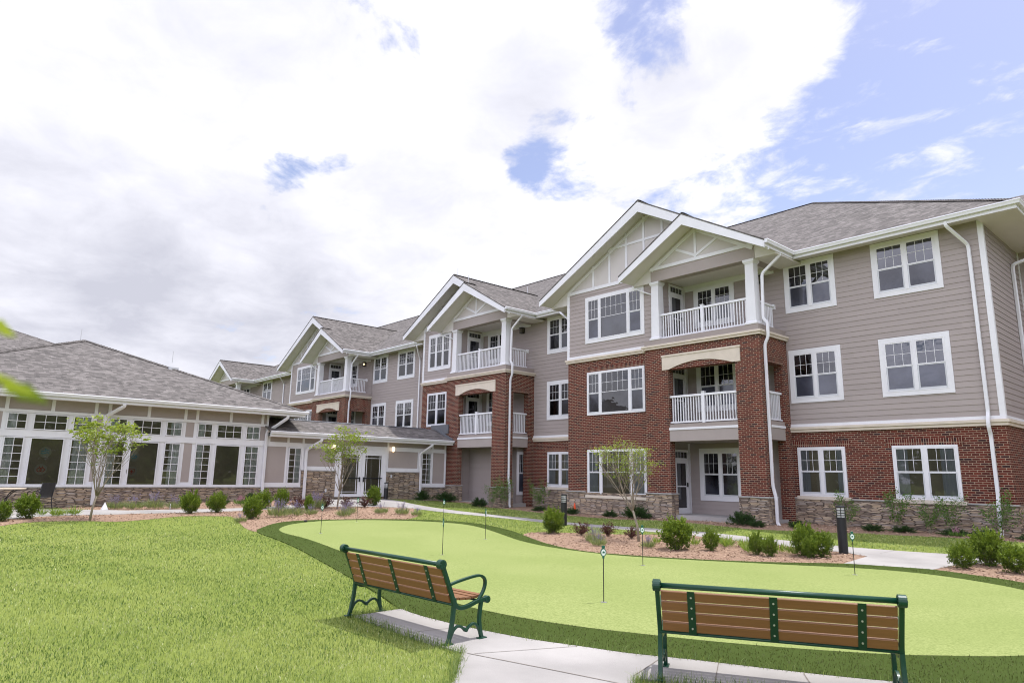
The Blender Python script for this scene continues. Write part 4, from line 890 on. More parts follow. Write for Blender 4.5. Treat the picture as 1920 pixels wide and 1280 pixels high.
# ------------------------------------------------------------------ benches
def make_bench(label, loc, rz, L=1.90):
    t = thing('park_bench', label, 'bench', loc, rz, 'green iron benches facing the putting green')
    X = L/2
    def dk(m, x0, x1, y, z, r): 
        n = 18; i = len(m.v)
        for x in (x0, x1):
            for q in range(n): a = 2*math.pi*q/n; m.v.append((x, y+r*math.cos(a), z+r*math.sin(a)))
        m.f.append(tuple(range(i, i+n))[::-1]); m.f.append(tuple(range(i+n, i+2*n)))
        for q in range(n): j = (q+1) % n; m.f.append((i+q, i+j, i+n+j, i+n+q))
    def bar(m, pts, hw, hd):            # flat cast bar in the yz plane at x
        i0 = len(m.v); k = len(pts)
        for a in range(k):
            p = Vector(pts[a][1:]); tn = (Vector(pts[min(a+1, k-1)][1:])-Vector(pts[max(a-1, 0)][1:])).normalized(); nn = Vector((-tn.y, tn.x)); x = pts[a][0]
            dd = hd[a] if isinstance(hd, list) else hd
            for sx, sd in ((-1, -1), (1, -1), (1, 1), (-1, 1)): q = p+nn*sd*dd; m.v.append((x+sx*hw, q.x, q.y))
        for a in range(k-1):
            for q in range(4): b = (q+1) % 4; m.f.append((i0+a*4+q, i0+a*4+b, i0+a*4+4+b, i0+a*4+4+q))
        m.f.append((i0, i0+3, i0+2, i0+1)); e = i0+(k-1)*4; m.f.append((e, e+1, e+2, e+3))
    def curve(p, n=5):
        P = [Vector(q) for q in p]; o = []
        for i in range(len(P)-1):
            a, b, c, d = P[max(i-1, 0)], P[i], P[i+1], P[min(i+2, len(P)-1)]
            for k in range(n): u = k/n; o.append(tuple(.5*((2*b)+(c-a)*u+(2*a-5*b+4*c-d)*u*u+(3*b-a-3*c+d)*u**3)))
        return o+[tuple(P[-1])]
    by = lambda z: .045-.165*max(0, (z-.38))/.42
    for s in (-1, 1):
        m = MB(); x = s*X
        bar(m, curve([(x, -.01, .012), (x, .005, .06), (x, .035, .2), (x, .05, .33), (x, .045, .42), (x, -.03, .60), (x, by(.80), .80)]), .019, .020)
        bar(m, curve([(x, .455, .012), (x, .435, .07), (x, .415, .2), (x, .43, .34), (x, .445, .392)]), .018, .019)
        bar(m, curve([(x, .05, .45), (x, .07, .385), (x, .13, .345), (x, .24, .35), (x, .38, .385), (x, .50, .40)]), .020, .020)
        bar(m, curve([(x, -.025, .585), (x, .10, .612), (x, .30, .642), (x, .41, .645), (x, .475, .61), (x, .488, .55), (x, .462, .48), (x, .40, .40)]), .019, .013)
        bar(m, curve([(x, .02, .065), (x, .055, .13), (x, .11, .165), (x, .17, .15), (x, .225, .115), (x, .28, .15), (x, .34, .165), (x, .39, .13), (x, .425, .07)]), .014, .013)
        dk(m, x-.022, x+.022, .225, .118, .022)
        for y in (-.01, .455): m.box(x-.03, y-.055, .0, x+.03, y+.055, .014)
        build('end_frame', m, 'bench green', t, bevel=.004, local=True)
        k = MB(); k2 = MB(); dk(k, x-.032, x+.032, by(.80)-.012, .80, .050); dk(k2, x-.027, x+.027, .515, .392, .038)
        for q in range(6):
            for (yy, zz, rr, kk) in ((by(.80)-.012, .80, .030, k), (.515, .392, .024, k2)):
                a = q*math.pi/3; dk(kk, x-.036 if rr > .025 else x-.031, x+.036 if rr > .025 else x+.031, yy+rr*math.cos(a), zz+rr*math.sin(a), .010)
        build('scroll_knob', k, 'bench green', t, bevel=.004, local=True); build('scroll_knob', k2, 'bench green', t, bevel=.004, local=True)
    zs = .405
    bw, gap = .083, .014; slope = math.atan2(.165, .42); sy, sz = -math.sin(slope), math.cos(slope)
    for i in range(4):
        m = MB(); a = i*(bw+gap); y0, z0 = by(zs)+sy*a, zs+sz*a
        pts = [(0, 0), (0, .006), (.004, .010), (.024, .010), (.028, .006), (.028, 0)]
        def pt(w, d): return (y0+sy*w+sz*d, z0+sz*w-sy*d)
        prof = [(0.004, -.014), (bw-.004, -.014), (bw, -.010), (bw, .010), (bw-.004, .014), (.004, .014), (0, .010), (0, -.010)]
        i0 = len(m.v)
        for xx in (-X+.03, X-.03):
            for w, d_ in prof: q = pt(w, d_); m.v.append((xx, q[0], q[1]))
        n = len(prof); m.f.append(tuple(range(i0, i0+n))); m.f.append(tuple(range(i0+n, i0+2*n))[::-1])
        for q in range(n): j = (q+1) % n; m.f.append((i0+q, i0+n+q, i0+n+j, i0+j))
        build('back_slat', m, 'brown slat', t, local=True)
    for i in range(5):
        m = MB(); y0 = .075+i*.086; z0 = .405+.006*abs(i-2); m.box(-X+.03, y0, z0, X-.03, y0+.076, z0+.026); build('seat_slat', m, 'brown slat', t, bevel=.005, local=True)
    for xx in (-.665, 0., .665):
        m = MB(); 
        for (z0, z1) in ((zs-.03, zs+4*(bw+gap)*sz-.0),):
            for yy in (0,):
                i0 = len(m.v)
                for (w0, d0) in ((-.02, -.0185), (4*(bw+gap)+.0, -.0185), (4*(bw+gap)+.0, -.0145), (-.02, -.0145)):
                    y_, z_ = by(zs)+sy*w0+sz*d0, zs+sz*w0-sy*d0
                    m.v += [(xx-.032, y_, z_), (xx+.032, y_, z_)]
                m.f += [(i0, i0+1, i0+3, i0+2), (i0+2, i0+3, i0+5, i0+4), (i0+4, i0+5, i0+7, i0+6), (i0+6, i0+7, i0+1, i0), (i0, i0+2, i0+4, i0+6), (i0+1, i0+7, i0+5, i0+3)]
        o = build('strap', m, 'bench green strap', t, local=True); b = MB()
        for i in range(4):
            w0 = i*(bw+gap)+bw/2; y_, z_ = by(zs)+sy*w0-sz*.0205, zs+sz*w0+sy*.0205; b.tube([(xx, y_+.004*sz, z_), (xx, y_-.003*sz, z_)], .0085, 8)
        build('bolt', b, 'silver', o, local=True)
    m = MB(); m.tube([(-X, by(.80)-.012, .80), (X, by(.80)-.012, .80)], .023, 14); build('top_rail', m, 'bench green', t, smooth=True, local=True)
    m = MB(); m.tube([(-X, by(.385)-.0, .385), (X, by(.385)-.0, .385)], .013, 10); m.tube([(-X, .46, .375), (X, .46, .375)], .012, 8); build('lower_rail', m, 'bench green', t, smooth=True, local=True)
    return t
make_bench('green iron bench with brown slats at the lawn corner of the paving', (-3.13, -18.945, gz(-3.1, -18.9)+.018), .051)
make_bench('green iron bench with brown slats seen squarely from behind', (.735, -17.685, gz(.7, -17.7)+.018), .522)

# ------------------------------------------------------------------ putting flags
FL = [((-13.32, -14.84), 0.2, 'round-topped putting marker nearest the rounded far left tip of the green'), ((-15.81, -12.4), .5, 'round-topped putting marker at the far edge of the green in front of the mulch bed'), ((-13.89, -10.45), .3, 'round-topped putting marker at the far edge of the green beside the grass strip'),
      ((-8.35, -14.5), 1.75, 'round-topped putting marker turned edge-on behind the left bench'), ((-10.06, -11.91), 1.25, 'round-topped putting marker on the narrow neck of the green left of the middle mulch bed'), ((-2.69, -15.88), .25, 'round-topped putting marker standing alone between the two benches'),
      ((-4.66, -12.44), .1, 'round-topped putting marker by the slim young tree of the middle mulch bed'), ((-1.56, -10.38), .3, 'round-topped putting marker in front of the tall black bollard light')]
for (p, a, lb) in FL:
    x, y = p; dx, dy = CPOS.x-x, CPOS.y-y; rz = math.atan2(dy, dx)+math.pi/2+a
    t = thing('putting_flag', lb, 'golf flag', (x, y, gz(x, y)+.028), rz, 'hole markers on the putting green')
    m = MB(); m.tube([(0, 0, 0), (0, 0, .60)], .0065, 8); build('pole', m, 'black metal', t, local=True)
    m = MB(); m.lathe([(.046, 0), (.046, .002), (.038, .003)], n=20); build('cup_rim', m, 'silver', t, local=True)
    m = MB(); n = 22; i = 0
    for yy in (-.008, .008):
        for q in range(n): b = 2*math.pi*q/n; m.v.append((.042*math.cos(b), yy, .655+.056*math.sin(b)))
    m.f.append(tuple(range(n))); m.f.append(tuple(range(n, 2*n))[::-1])
    for q in range(n): j = (q+1) % n; m.f.append((q, n+q, n+j, j))
    m.box(-.022, -.012, .71, .022, .012, .745); m.box(-.014, -.011, .575, .014, .011, .60); build('ring', m, 'disc green', t, local=True, bevel=.002)
    m = MB()
    for yy in (-.0095, .0095):
        i = len(m.v)
        for q in range(n): b = 2*math.pi*q/n; m.v.append((.031*math.cos(b), yy, .655+.044*math.sin(b)))
        m.f.append(tuple(range(i, i+n)))
    build('disc', m, 'disc face', t, local=True)
    m = MB()
    for yy in (-.0105, .0105):
        i = len(m.v); m.v += [(-.016, yy, .645), (.016, yy, .645), (.020, yy, .66), (.004, yy, .672), (-.012, yy, .668)]; m.f.append(tuple(range(i, i+5)))
    build('emblem', m, 'sage', t, local=True) if 'sage' in MATS else build('emblem', m, 'disc green', t, local=True)

# ------------------------------------------------------------------ bollards
for (x, y, h, lb) in ((-12.13, -6.87, 1.02, 'black bollard light at the path edge in front of the middle gable'), (-3.01, -7.35, 1.06, 'tall black bollard light behind the right-hand boxwoods by the wide pavement'), (-25.05, -5.75, .82, 'black bollard light beside the glazed entrance doors')):
    t = thing('bollard_light', lb, 'bollard', (x, y, gz(x, y)-.01), 0, 'bollard lights along the path')
    m = MB(); m.lathe([(.10, 0), (.10, h-.27), (.085, h-.26)], n=24); build('shaft', m, 'black metal', t, local=True, smooth=False)
    m = MB(); m.lathe([(.078, h-.27), (.078, h-.05)], n=24); build('lens', m, 'bollard lens', t, local=True)
    m = MB()
    for q in range(3): z = h-.225+q*.055; m.lathe([(.079, z), (.098, z), (.098, z+.012), (.079, z+.016)], n=24)
    for q in range(4): a = q*math.pi/2+.4; c, s = math.cos(a)*.092, math.sin(a)*.092; m.tube([(c, s, h-.27), (c, s, h-.04)], .008, 6)
    build('louvre', m, 'black metal', t, local=True)
    m = MB(); m.lathe([(.10, h-.05), (.104, h-.03), (.09, h-.005), (.03, h)], n=24); build('cap', m, 'black metal', t, local=True)

# ------------------------------------------------------------------ shrubs and flowers
def ellip(n, rx, h, z0, inner=.45, flat=1.):
    d = unit(RG.normal(size=(n, 3))); rr = inner+(1-inner)*RG.random(n)**.6
    lump = 1+.24*np.sin(d[:, 0]*6+3)*np.cos(d[:, 1]*5+d[:, 2]*4)+.12*np.sin(d[:, 2]*11+d[:, 0]*9)
    p = d*(rr*lump)[:, None]*np.array([rx, rx, h/2]); p[:, 2] += z0+h/2
    return p, d
def boxwood(seed, shoots):
    global RG; RG = np.random.default_rng(seed)
    t = thing('boxwood_shrub', '', 'shrub'); 
    p, d = ellip(3600, .27, .54, .02, .45); dd = d+np.array([0, 0, .75])+RG.normal(0, .45, p.shape)
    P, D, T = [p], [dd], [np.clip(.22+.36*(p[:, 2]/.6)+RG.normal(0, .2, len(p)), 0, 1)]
    for i in range(shoots):                       # new upright growth
        a = RG.random()*2*np.pi; r0 = .05+.22*RG.random(); b = np.array([r0*np.cos(a)*1.1, r0*np.sin(a)*1.1, .22+.28*(1-(r0/.28)**2)])
        ax = unit(np.array([[b[0]*.9, b[1]*.9, .55]])+RG.normal(0, .12, (1, 3)))[0]; n_ = 30; s = RG.random(n_)*(.09+.17*RG.random())
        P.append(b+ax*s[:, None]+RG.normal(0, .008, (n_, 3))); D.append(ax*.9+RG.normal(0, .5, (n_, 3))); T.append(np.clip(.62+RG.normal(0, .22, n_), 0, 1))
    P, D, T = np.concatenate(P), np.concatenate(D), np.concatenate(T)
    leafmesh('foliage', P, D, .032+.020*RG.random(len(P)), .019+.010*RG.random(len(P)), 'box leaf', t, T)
    m = MB()
    for i in range(6): a = i*1.05; m.tube([(0.02*math.cos(a), .02*math.sin(a), 0), (.07*math.cos(a), .07*math.sin(a), .12), (.15*math.cos(a), .15*math.sin(a), .34)], [.012, .009, .005], 5)
    build('stem', m, 'bark', t, local=True); return t
def purple(seed):
    global RG; RG = np.random.default_rng(seed)
    t = thing('barberry_shrub', '', 'shrub'); P, D = [], []
    for i in range(46):
        a = RG.random()*2*np.pi; el = RG.uniform(.35, 1.45); ax = np.array([np.cos(a)*np.cos(el), np.sin(a)*np.cos(el), np.sin(el)]); n_ = 26; L = .24+.16*RG.random(); s = RG.random(n_)**.7*L
        P.append(ax*s[:, None]+np.array([0, 0, .04])+RG.normal(0, .014, (n_, 3))); D.append(ax*.6+RG.normal(0, .6, (n_, 3)))
    P, D = np.concatenate(P), np.concatenate(D); leafmesh('foliage', P, D, .026+.016*RG.random(len(P)), .018+.008*RG.random(len(P)), 'purple leaf', t)
    m = MB()
    for i in range(8): a = i*.8; m.tube([(0, 0, 0), (.1*math.cos(a), .1*math.sin(a), .2)], [.006, .003], 4)
    build('stem', m, 'twig', t, local=True); return t
def yew(seed):
    global RG; RG = np.random.default_rng(seed)
    t = thing('evergreen_shrub', '', 'shrub'); P, D, T = [], [], []
    for i in range(64):
        a = RG.random()*2*np.pi; el = RG.uniform(.12, 1.3); ax = np.array([np.cos(a)*np.cos(el), np.sin(a)*np.cos(el), np.sin(el)]); n_ = 60; L = (.34+.24*RG.random())*(1-.25*np.sin(el)); s = (.3+.7*RG.random(n_)**.7)*L
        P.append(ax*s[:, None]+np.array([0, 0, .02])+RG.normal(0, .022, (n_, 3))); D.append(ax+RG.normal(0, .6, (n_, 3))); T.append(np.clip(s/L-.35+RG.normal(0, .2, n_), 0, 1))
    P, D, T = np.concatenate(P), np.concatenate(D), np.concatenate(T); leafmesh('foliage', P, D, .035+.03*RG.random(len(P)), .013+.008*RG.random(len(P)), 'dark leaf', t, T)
    m = MB()
    for i in range(6): a = i*1.05+.3; m.tube([(0, 0, 0), (.2*math.cos(a), .2*math.sin(a), .22)], [.012, .005], 5)
    build('stem', m, 'bark', t, local=True); return t
def tufty(name, seed, cat, leaf, nl, h, spread, lw, flower=None, nf=0, fh=0.):
    global RG; RG = np.random.default_rng(seed)
    t = thing(name, '', cat); a = RG.random(nl)*2*np.pi; r0 = RG.random(nl)**.6*spread*.4
    p = np.stack([np.cos(a)*r0, np.sin(a)*r0, RG.random(nl)*h*.25], 1); d = np.stack([np.cos(a)*RG.random(nl)*1.1, np.sin(a)*RG.random(nl)*1.1, .6+.6*RG.random(nl)], 1)+RG.normal(0, .15, (nl, 3))
    leafmesh('foliage', p, d, h*(.5+.6*RG.random(nl)), lw*(.7+.6*RG.random(nl)), leaf, t, fold=.15)
    if flower:
        P, D = [], []; m = MB()
        for i in range(nf):
            a = RG.random()*2*np.pi; ti = RG.uniform(.05, .75); ax = np.array([np.cos(a)*np.sin(ti), np.sin(a)*np.sin(ti), np.cos(ti)]); L = fh*(.75+.4*RG.random()); n_ = 16; s = L*(.62+.38*RG.random(n_))
            P.append(ax*s[:, None]+RG.normal(0, .007, (n_, 3))); D.append(RG.normal(0, 1, (n_, 3))+ax); m.tube([(0, 0, .02), tuple(ax*L*.95)], .0025, 4)
        P, D = np.concatenate(P), np.concatenate(D); leafmesh('flowers', P, D, .016+.01*RG.random(len(P)), .012, flower, t); build('stem', m, 'twig', t, local=True)
    return t
def rose(seed):
    global RG; RG = np.random.default_rng(seed)
    t = thing('rose_bush', '', 'shrub'); m = MB(); P, D = [], []
    for i in range(11):
        a = RG.random()*2*np.pi; sp = .12+.34*RG.random(); hh = .5+.55*RG.random(); pts = [(0.03*math.cos(a), .03*math.sin(a), 0)]
        for k in range(1, 6): u = k/5; pts.append((sp*u**1.4*math.cos(a)+RG.normal(0, .02), sp*u**1.4*math.sin(a)+RG.normal(0, .02), hh*u))
        m.tube(pts, [.006, .005, .005, .004, .003, .002], 5)
        for k in range(2, 6):
            n_ = 13 if k < 4 else 26; P.append(np.array(pts[k])+RG.normal(0, .055 if k > 3 else .04, (n_, 3))); D.append(RG.normal(0, 1, (n_, 3))+np.array([0, 0, .1]))
    P, D = np.concatenate(P), np.concatenate(D); leafmesh('foliage', P, D, .035+.025*RG.random(len(P)), .022+.012*RG.random(len(P)), 'rose leaf', t); build('stem', m, 'twig', t, local=True); return t
def place(protos, items, group):
    used = set()
    for i, (x, y, s, lb, *pi) in enumerate(items):
        k = pi[0] if pi else i % len(protos); src = protos[k]; loc = (x, y, gz(x, y)+.005); rz = (i*2.39) % 6.28
        if k not in used:
            used.add(k); src.location = loc; src.rotation_euler = (0, 0, rz); src.scale = s if isinstance(s, tuple) else (s,)*3; src['label'] = lb; src['group'] = group
        else: copy_thing(src, loc, rz, s, lb, group)
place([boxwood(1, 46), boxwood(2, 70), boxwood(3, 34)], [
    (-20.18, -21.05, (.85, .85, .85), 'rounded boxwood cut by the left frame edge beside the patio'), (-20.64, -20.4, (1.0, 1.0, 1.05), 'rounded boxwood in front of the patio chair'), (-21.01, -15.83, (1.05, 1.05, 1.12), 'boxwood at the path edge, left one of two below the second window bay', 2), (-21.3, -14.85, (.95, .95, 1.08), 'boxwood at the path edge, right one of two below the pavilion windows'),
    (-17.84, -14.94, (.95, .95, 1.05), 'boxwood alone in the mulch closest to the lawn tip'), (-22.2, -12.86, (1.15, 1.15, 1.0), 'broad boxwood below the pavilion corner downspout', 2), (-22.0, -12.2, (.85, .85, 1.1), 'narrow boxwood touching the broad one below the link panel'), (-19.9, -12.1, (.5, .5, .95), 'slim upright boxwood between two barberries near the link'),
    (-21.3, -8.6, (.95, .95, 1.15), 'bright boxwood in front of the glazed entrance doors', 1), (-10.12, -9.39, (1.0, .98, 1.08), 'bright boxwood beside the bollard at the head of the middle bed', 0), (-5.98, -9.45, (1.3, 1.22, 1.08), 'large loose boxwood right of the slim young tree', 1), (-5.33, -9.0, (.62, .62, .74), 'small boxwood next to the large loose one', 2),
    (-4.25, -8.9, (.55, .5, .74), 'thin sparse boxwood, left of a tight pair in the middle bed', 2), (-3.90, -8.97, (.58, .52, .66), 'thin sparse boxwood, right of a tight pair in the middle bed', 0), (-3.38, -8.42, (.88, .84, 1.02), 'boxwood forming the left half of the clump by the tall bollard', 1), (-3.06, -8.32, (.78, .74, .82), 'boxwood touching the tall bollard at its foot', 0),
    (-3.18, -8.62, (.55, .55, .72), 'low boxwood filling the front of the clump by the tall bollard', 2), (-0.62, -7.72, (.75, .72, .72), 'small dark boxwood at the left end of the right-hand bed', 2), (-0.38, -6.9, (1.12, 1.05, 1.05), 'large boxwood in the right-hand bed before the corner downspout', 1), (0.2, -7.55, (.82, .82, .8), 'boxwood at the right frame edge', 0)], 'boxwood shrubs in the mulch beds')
place([purple(21), purple(22)], [(-21.5, -11.75, 1.25, 'purple barberry below the stone base left of the link downspout'), (-21.3, -10.72, 1.15, 'purple barberry just left of the tree by the link'), (-20.9, -10.05, 1.1, 'purple barberry just right of the tree by the link'), (-20.8, -9.3, 1.1, 'purple barberry in front of the glazed door'), (-9.29, -9.13, .95, 'purple barberry next to the bright boxwood by the bollard'), (-8.72, -8.68, .95, 'middle one of three purple barberries by the slim tree'), (-8.01, -8.55, .85, 'purple barberry closest to the slim tree trunk')], 'purple barberry shrubs')
place([yew(31), yew(32)], [(-24.6, -3.95, (1.0, 1.0, 1.15), 'dark evergreen beside the link downspout on the right'), (-24.3, -2.75, (1.35, 1.35, 1.1), 'dark spreading evergreen below the link end panel'), (-21.6, -2.75, (.9, .9, 1.0), 'dark evergreen before the middle balcony porch'), (-12.7, -2.35, (1.25, 1.25, 1.15), 'dark spreading evergreen behind the slim tree trunk'), (-8.15, -2.65, (1.2, 1.2, 1.0), 'dark spreading evergreen at the foot of the right brick column'), (-15.9, -2.45, (.7, .7, .62), 'low green mound beside the orange marker'), (-13.9, -2.45, (.7, .7, .62), 'low green mound under the brick bay window'), (-18.2, -2.1, (.8, .8, .55), 'low green mound behind the far bollard'), (-6.55, -2.2, (.7, .7, .55), 'low green mound right of the column downspout'), (-7.5, -2.9, (.6, .6, .5), 'low green mound touching the column evergreen'),
    (-23.9, -15.1, (.75, .75, .95), 'dark shrub against pavilion stone behind the left boxwood pair'), (-23.7, -13.95, (.8, .8, .95), 'dark shrub against pavilion stone between the boxwood pair'), (-23.7, -12.75, (.75, .75, .9), 'dark shrub against pavilion stone beside its corner downspout'), (-4.73, -1.05, (.75, .75, .5), 'low mound behind the tall bollard'), (-3.96, -.85, (.85, .85, .45), 'low mound below the gap between ground-floor windows'), (-2.64, -.8, (.9, .9, .45), 'low mound below the right ground-floor window'), (-1.93, -.75, (.7, .7, .5), 'low mound beside the corner downspout'), (-.75, -.9, (1.0, 1.0, .5), 'low mound round the building corner')], 'dark evergreens along the foundations')
place([tufty('catmint_clump', 41, 'flower', 'lavender leaf', 260, .30, .55, .016, 'lavender flower', 34, .52), tufty('catmint_clump', 42, 'flower', 'lavender leaf', 220, .26, .5, .016, 'lavender flower', 18, .44)], [
    (-23.3, -17.6, .95, 'catmint clump next to the small white sign'), (-23.1, -17.05, 1.2, 'tall catmint clump, second from the small white sign'), (-23.16, -16.4, 1.15, 'catmint clump left of the white stake'), (-23.0, -15.75, 1.15, 'catmint clump right of the white stake'), (-18.3, -13.9, 1.15, 'pale catmint clump in mulch behind the lone boxwood'), (-18.6, -13.2, 1.2, 'pale catmint clump beside the broad boxwood'), (-21.2, -11.2, 1.25, 'catmint clump at the foot of the link downspout'), (-18.83, -12.5, .85, 'pale catmint clump ahead of the slim boxwood'), (-17.9, -11.75, .85, 'pale catmint clump near the far left marker'), (-18.7, -9.8, .95, 'pale catmint clump right of the tree by the link'), (-18.2, -9.2, .9, 'pale catmint clump before the entrance boxwood'), (-21.6, -10.95, 1.2, 'catmint clump above the barberry by the outlet box'),
    (-19.0, -10.95, .9, 'pale catmint clump left of the tree by the link'), (-17.6, -8.95, .8, 'pale catmint clump at the grass end of the bed'), (-8.1, -9.95, .8, 'catmint clump alone in the middle bed'), (-7.55, -10.4, .75, 'pale catmint clump nearest the green in the middle bed'), (-6.6, -9.7, .6, 'small catmint clump at the slim tree foot'), (-17.0, -15.6, .7, 'pale catmint clump at the lawn tip')], 'catmint clumps in the beds')
place([tufty('daylily_clump', 51, 'plant', 'lily leaf', 90, .30, .3, .020), tufty('daylily_clump', 52, 'plant', 'lily leaf', 60, .26, .25, .020)], [
    (-21.4, -19.95, .8, 'daylily tuft just right of the patio boxwood'), (-21.5, -19.6, .9, 'daylily tuft second from the patio boxwood'), (-20.95, -19.64, .8, 'daylily tuft in front of its row by the path'), (-21.2, -19.4, .95, 'daylily tuft left of the last one by the tree'), (-21.15, -19.15, 1.0, 'daylily tuft nearest the left tree'), (-6.1, -8.5, .9, 'daylily tuft behind the large loose boxwood'), (-5.35, -8.25, .95, 'daylily tuft behind the small boxwood'), (-4.84, -8.3, 1.0, 'daylily tuft left of the thin boxwood pair'), (-4.5, -8.75, .8, 'daylily tuft touching the thin boxwood pair'), (-4.05, -8.25, 1.0, 'daylily tuft behind the thin boxwood pair'), (-3.7, -8.35, .9, 'daylily tuft left of the bollard clump'), (-5.1, -7.95, .95, 'daylily tuft at the path edge of the middle bed'), (-5.6, -8.0, .85, 'daylily tuft at the path edge behind the small boxwood'), (-6.95, -8.9, .8, 'daylily tuft left of the large loose boxwood')], 'daylily tufts')
place([tufty('pink_flower_clump', 55, 'flower', 'rose leaf', 120, .2, .5, .02, 'pink flower', 26, .3)], [(-23.3, -14.35, 1., 'pink flowers behind the right boxwood of the pavilion pair'), (-23.3, -13.3, 1.1, 'pink flowers left of the broad boxwood'), (-2.5, -1.15, .8, 'pale pink flowers below the right ground-floor window')], 'pink flower clumps')
place([rose(61), rose(62)], [(-5.65, -.62, 1.05, 'airy rose bush on stone base behind the tall bollard'), (-4.25, -.6, 1.12, 'airy rose bush between the two right ground-floor windows'), (-3.35, -.55, .95, 'airy rose bush below the left part of the right ground-floor window'), (-2.75, -.55, 1.0, 'airy rose bush below the middle of the right ground-floor window'), (-1.6, -.62, 1.15, 'airy rose bush hiding the corner downspout foot'), (-20.35, -2.3, 1.25, 'airy rose bush around the middle balcony downspout'), (-19.3, -1.0, 1.25, 'airy rose bush below the recessed ground-floor window'), (-20.9, -2.6, .95, 'low rose bush left of the middle balcony downspout')], 'rose bushes along the wall')

# ------------------------------------------------------------------ young trees
def young_tree(seed, label, base, fork, top, leanx, leany, spread, crown0, nclus, lsize, sparse=1.):
    global RG; RG = np.random.default_rng(seed); rr = random.Random(seed)
    t = thing('young_tree', label, 'tree', base, 0, 'young trees in the beds'); m = MB(); tips = []
    fk = Vector((leanx*.35, leany*.35, fork)); m.tube([(0, 0, -.05), (leanx*.1+.01, leany*.1, fork*.5), tuple(fk)], [.036, .030, .028], 9)
    def limb(p, d, L, r, depth):
        pts = [p]; q = p.copy(); dd = d.normalized(); n = 5
        for i in range(n):
            dd = (dd+Vector((rr.gauss(0, .09), rr.gauss(0, .09), .10 if depth else .05))).normalized(); q = q+dd*L/n; pts.append(q.copy())
        m.tube(pts, [r*(1-.62*i/n) for i in range(n+1)], 6 if depth == 0 else 5, cap=True)
        if depth < 2:
            for i in range(2, n+1):
                for k in range(2 if depth == 0 else 1+(rr.random() < .5)):
                    a = rr.random()*6.28; side = Vector((math.cos(a), math.sin(a), .35)); limb(pts[i], dd*.75+side*.75, L*(.42+.15*rr.random()) if i < n else L*.3, r*.42, depth+1)
        if depth >= 1: tips.append((pts[-1], depth)); tips.append((pts[3], depth))
    nl = 7
    for i in range(nl):
        a = i*6.283/nl+rr.random()*.5; tilt = (.16+.36*rr.random())*spread; L = (top-fork)*(.62+.12*rr.random())
        limb(fk+Vector((0, 0, -.10*rr.random())), Vector((math.cos(a)*tilt+leanx*.2, math.sin(a)*tilt+leany*.2, 1)), L, .017, 0)
    build('trunk', m, 'twig' if sparse < .3 else 'bark', t, smooth=True, local=True)
    P, D, LN = [], [], []
    for (p, dep) in tips:
        if p.z < crown0 and rr.random() < .85: continue
        if rr.random() > sparse: continue
        n_ = nclus+int(rr.random()*nclus)
        c = np.array(p)+RG.normal(0, 1, (n_, 3))*np.array([.10, .10, .035]); dr = RG.normal(0, 1, (n_, 3))*np.array([1, 1, .35])+np.array([0, 0, -.25])
        P.append(c); D.append(dr)
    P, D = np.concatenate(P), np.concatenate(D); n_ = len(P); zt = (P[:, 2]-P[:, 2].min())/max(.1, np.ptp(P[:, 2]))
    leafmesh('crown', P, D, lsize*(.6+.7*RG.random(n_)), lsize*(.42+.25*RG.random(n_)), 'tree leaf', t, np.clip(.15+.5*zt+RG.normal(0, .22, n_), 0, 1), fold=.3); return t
young_tree(73, 'young tree with leafy umbrella crown in front of the pavilion windows', (-19.61, -19.0, gz(-19.6, -19)), .72, 3.15, .05, .25, 1.25, 2.0, 7, .115, .17)
young_tree(75, 'young tree with bright upright crown in front of the entrance link', (-20.77, -10.51, gz(-20.8, -10.5)), .72, 3.35, .1, .15, 1.1, 1.45, 7, .11, .16)
young_tree(77, 'slim young tree with almost bare twigs in the middle bed before the brick bay', (-7.52, -8.87, gz(-7.5, -8.9)), .80, 2.72, -.55, .0, 1.05, 1.40, 5, .058, .23)

# sapling just outside the frame whose leaves reach in at the left edge
RG = np.random.default_rng(5)
fwv, rtv = fw, rt2
def near(u, v, d): return CPOS+Vector(pdir(u, v))*d
t = thing('leafy_sapling', 'blurred leaf sprays of a sapling reaching in at the left edge close to the viewer', 'tree', tuple(CPOS-rt*1.05+fw*.75-Vector((0, 0, 1.74))))
B = Vector(t.location); m = MB(); a, b = near(-60, 640, .70), near(-70, 725, .62)
m.tube([(0, 0, -.06), (0.01, 0, .9), tuple(a-B+Vector((-.12, -.05, -.25))), tuple(a-B)], [.018, .014, .008, .004], 7)
m.tube([tuple(a-B+Vector((-.12, -.05, -.25))), tuple(b-B-rt2*.03), tuple(near(0, 722, .60)-B)], [.006, .004, .002], 6)
m.tube([tuple(a-B), tuple(near(0, 616, .68)-B)], [.004, .002], 6); build('trunk', m, 'bark', t, local=True, smooth=True)
P, D, LN, WD = [], [], [], []
def lf(u0, v0, u1, v1, d0, d1, w): p, q = near(u0, v0, d0), near(u1, v1, d1); P.append(p-B); D.append(q-p); LN.append((q-p).length); WD.append(w)
lf(-30, 606, 36, 630, .68, .66, .016); lf(-10, 700, 66, 742, .60, .585, .018); lf(10, 715, 92, 757, .60, .59, .013); lf(-30, 690, 22, 714, .60, .58, .014); lf(-60, 560, -20, 600, .7, .7, .03); lf(-90, 740, -30, 790, .62, .6, .03)
for i in range(60): q = near(-170-120*RG.random(), 450+420*RG.random(), .65+.2*RG.random()); P.append(q-B); D.append(Vector(RG.normal(0, 1, 3))); LN.append(.07); WD.append(.035)
leafmesh('crown', np.array([tuple(p) for p in P]), np.array([tuple(p) for p in D]), np.array(LN), np.array(WD), 'tree leaf', t, fold=.2)

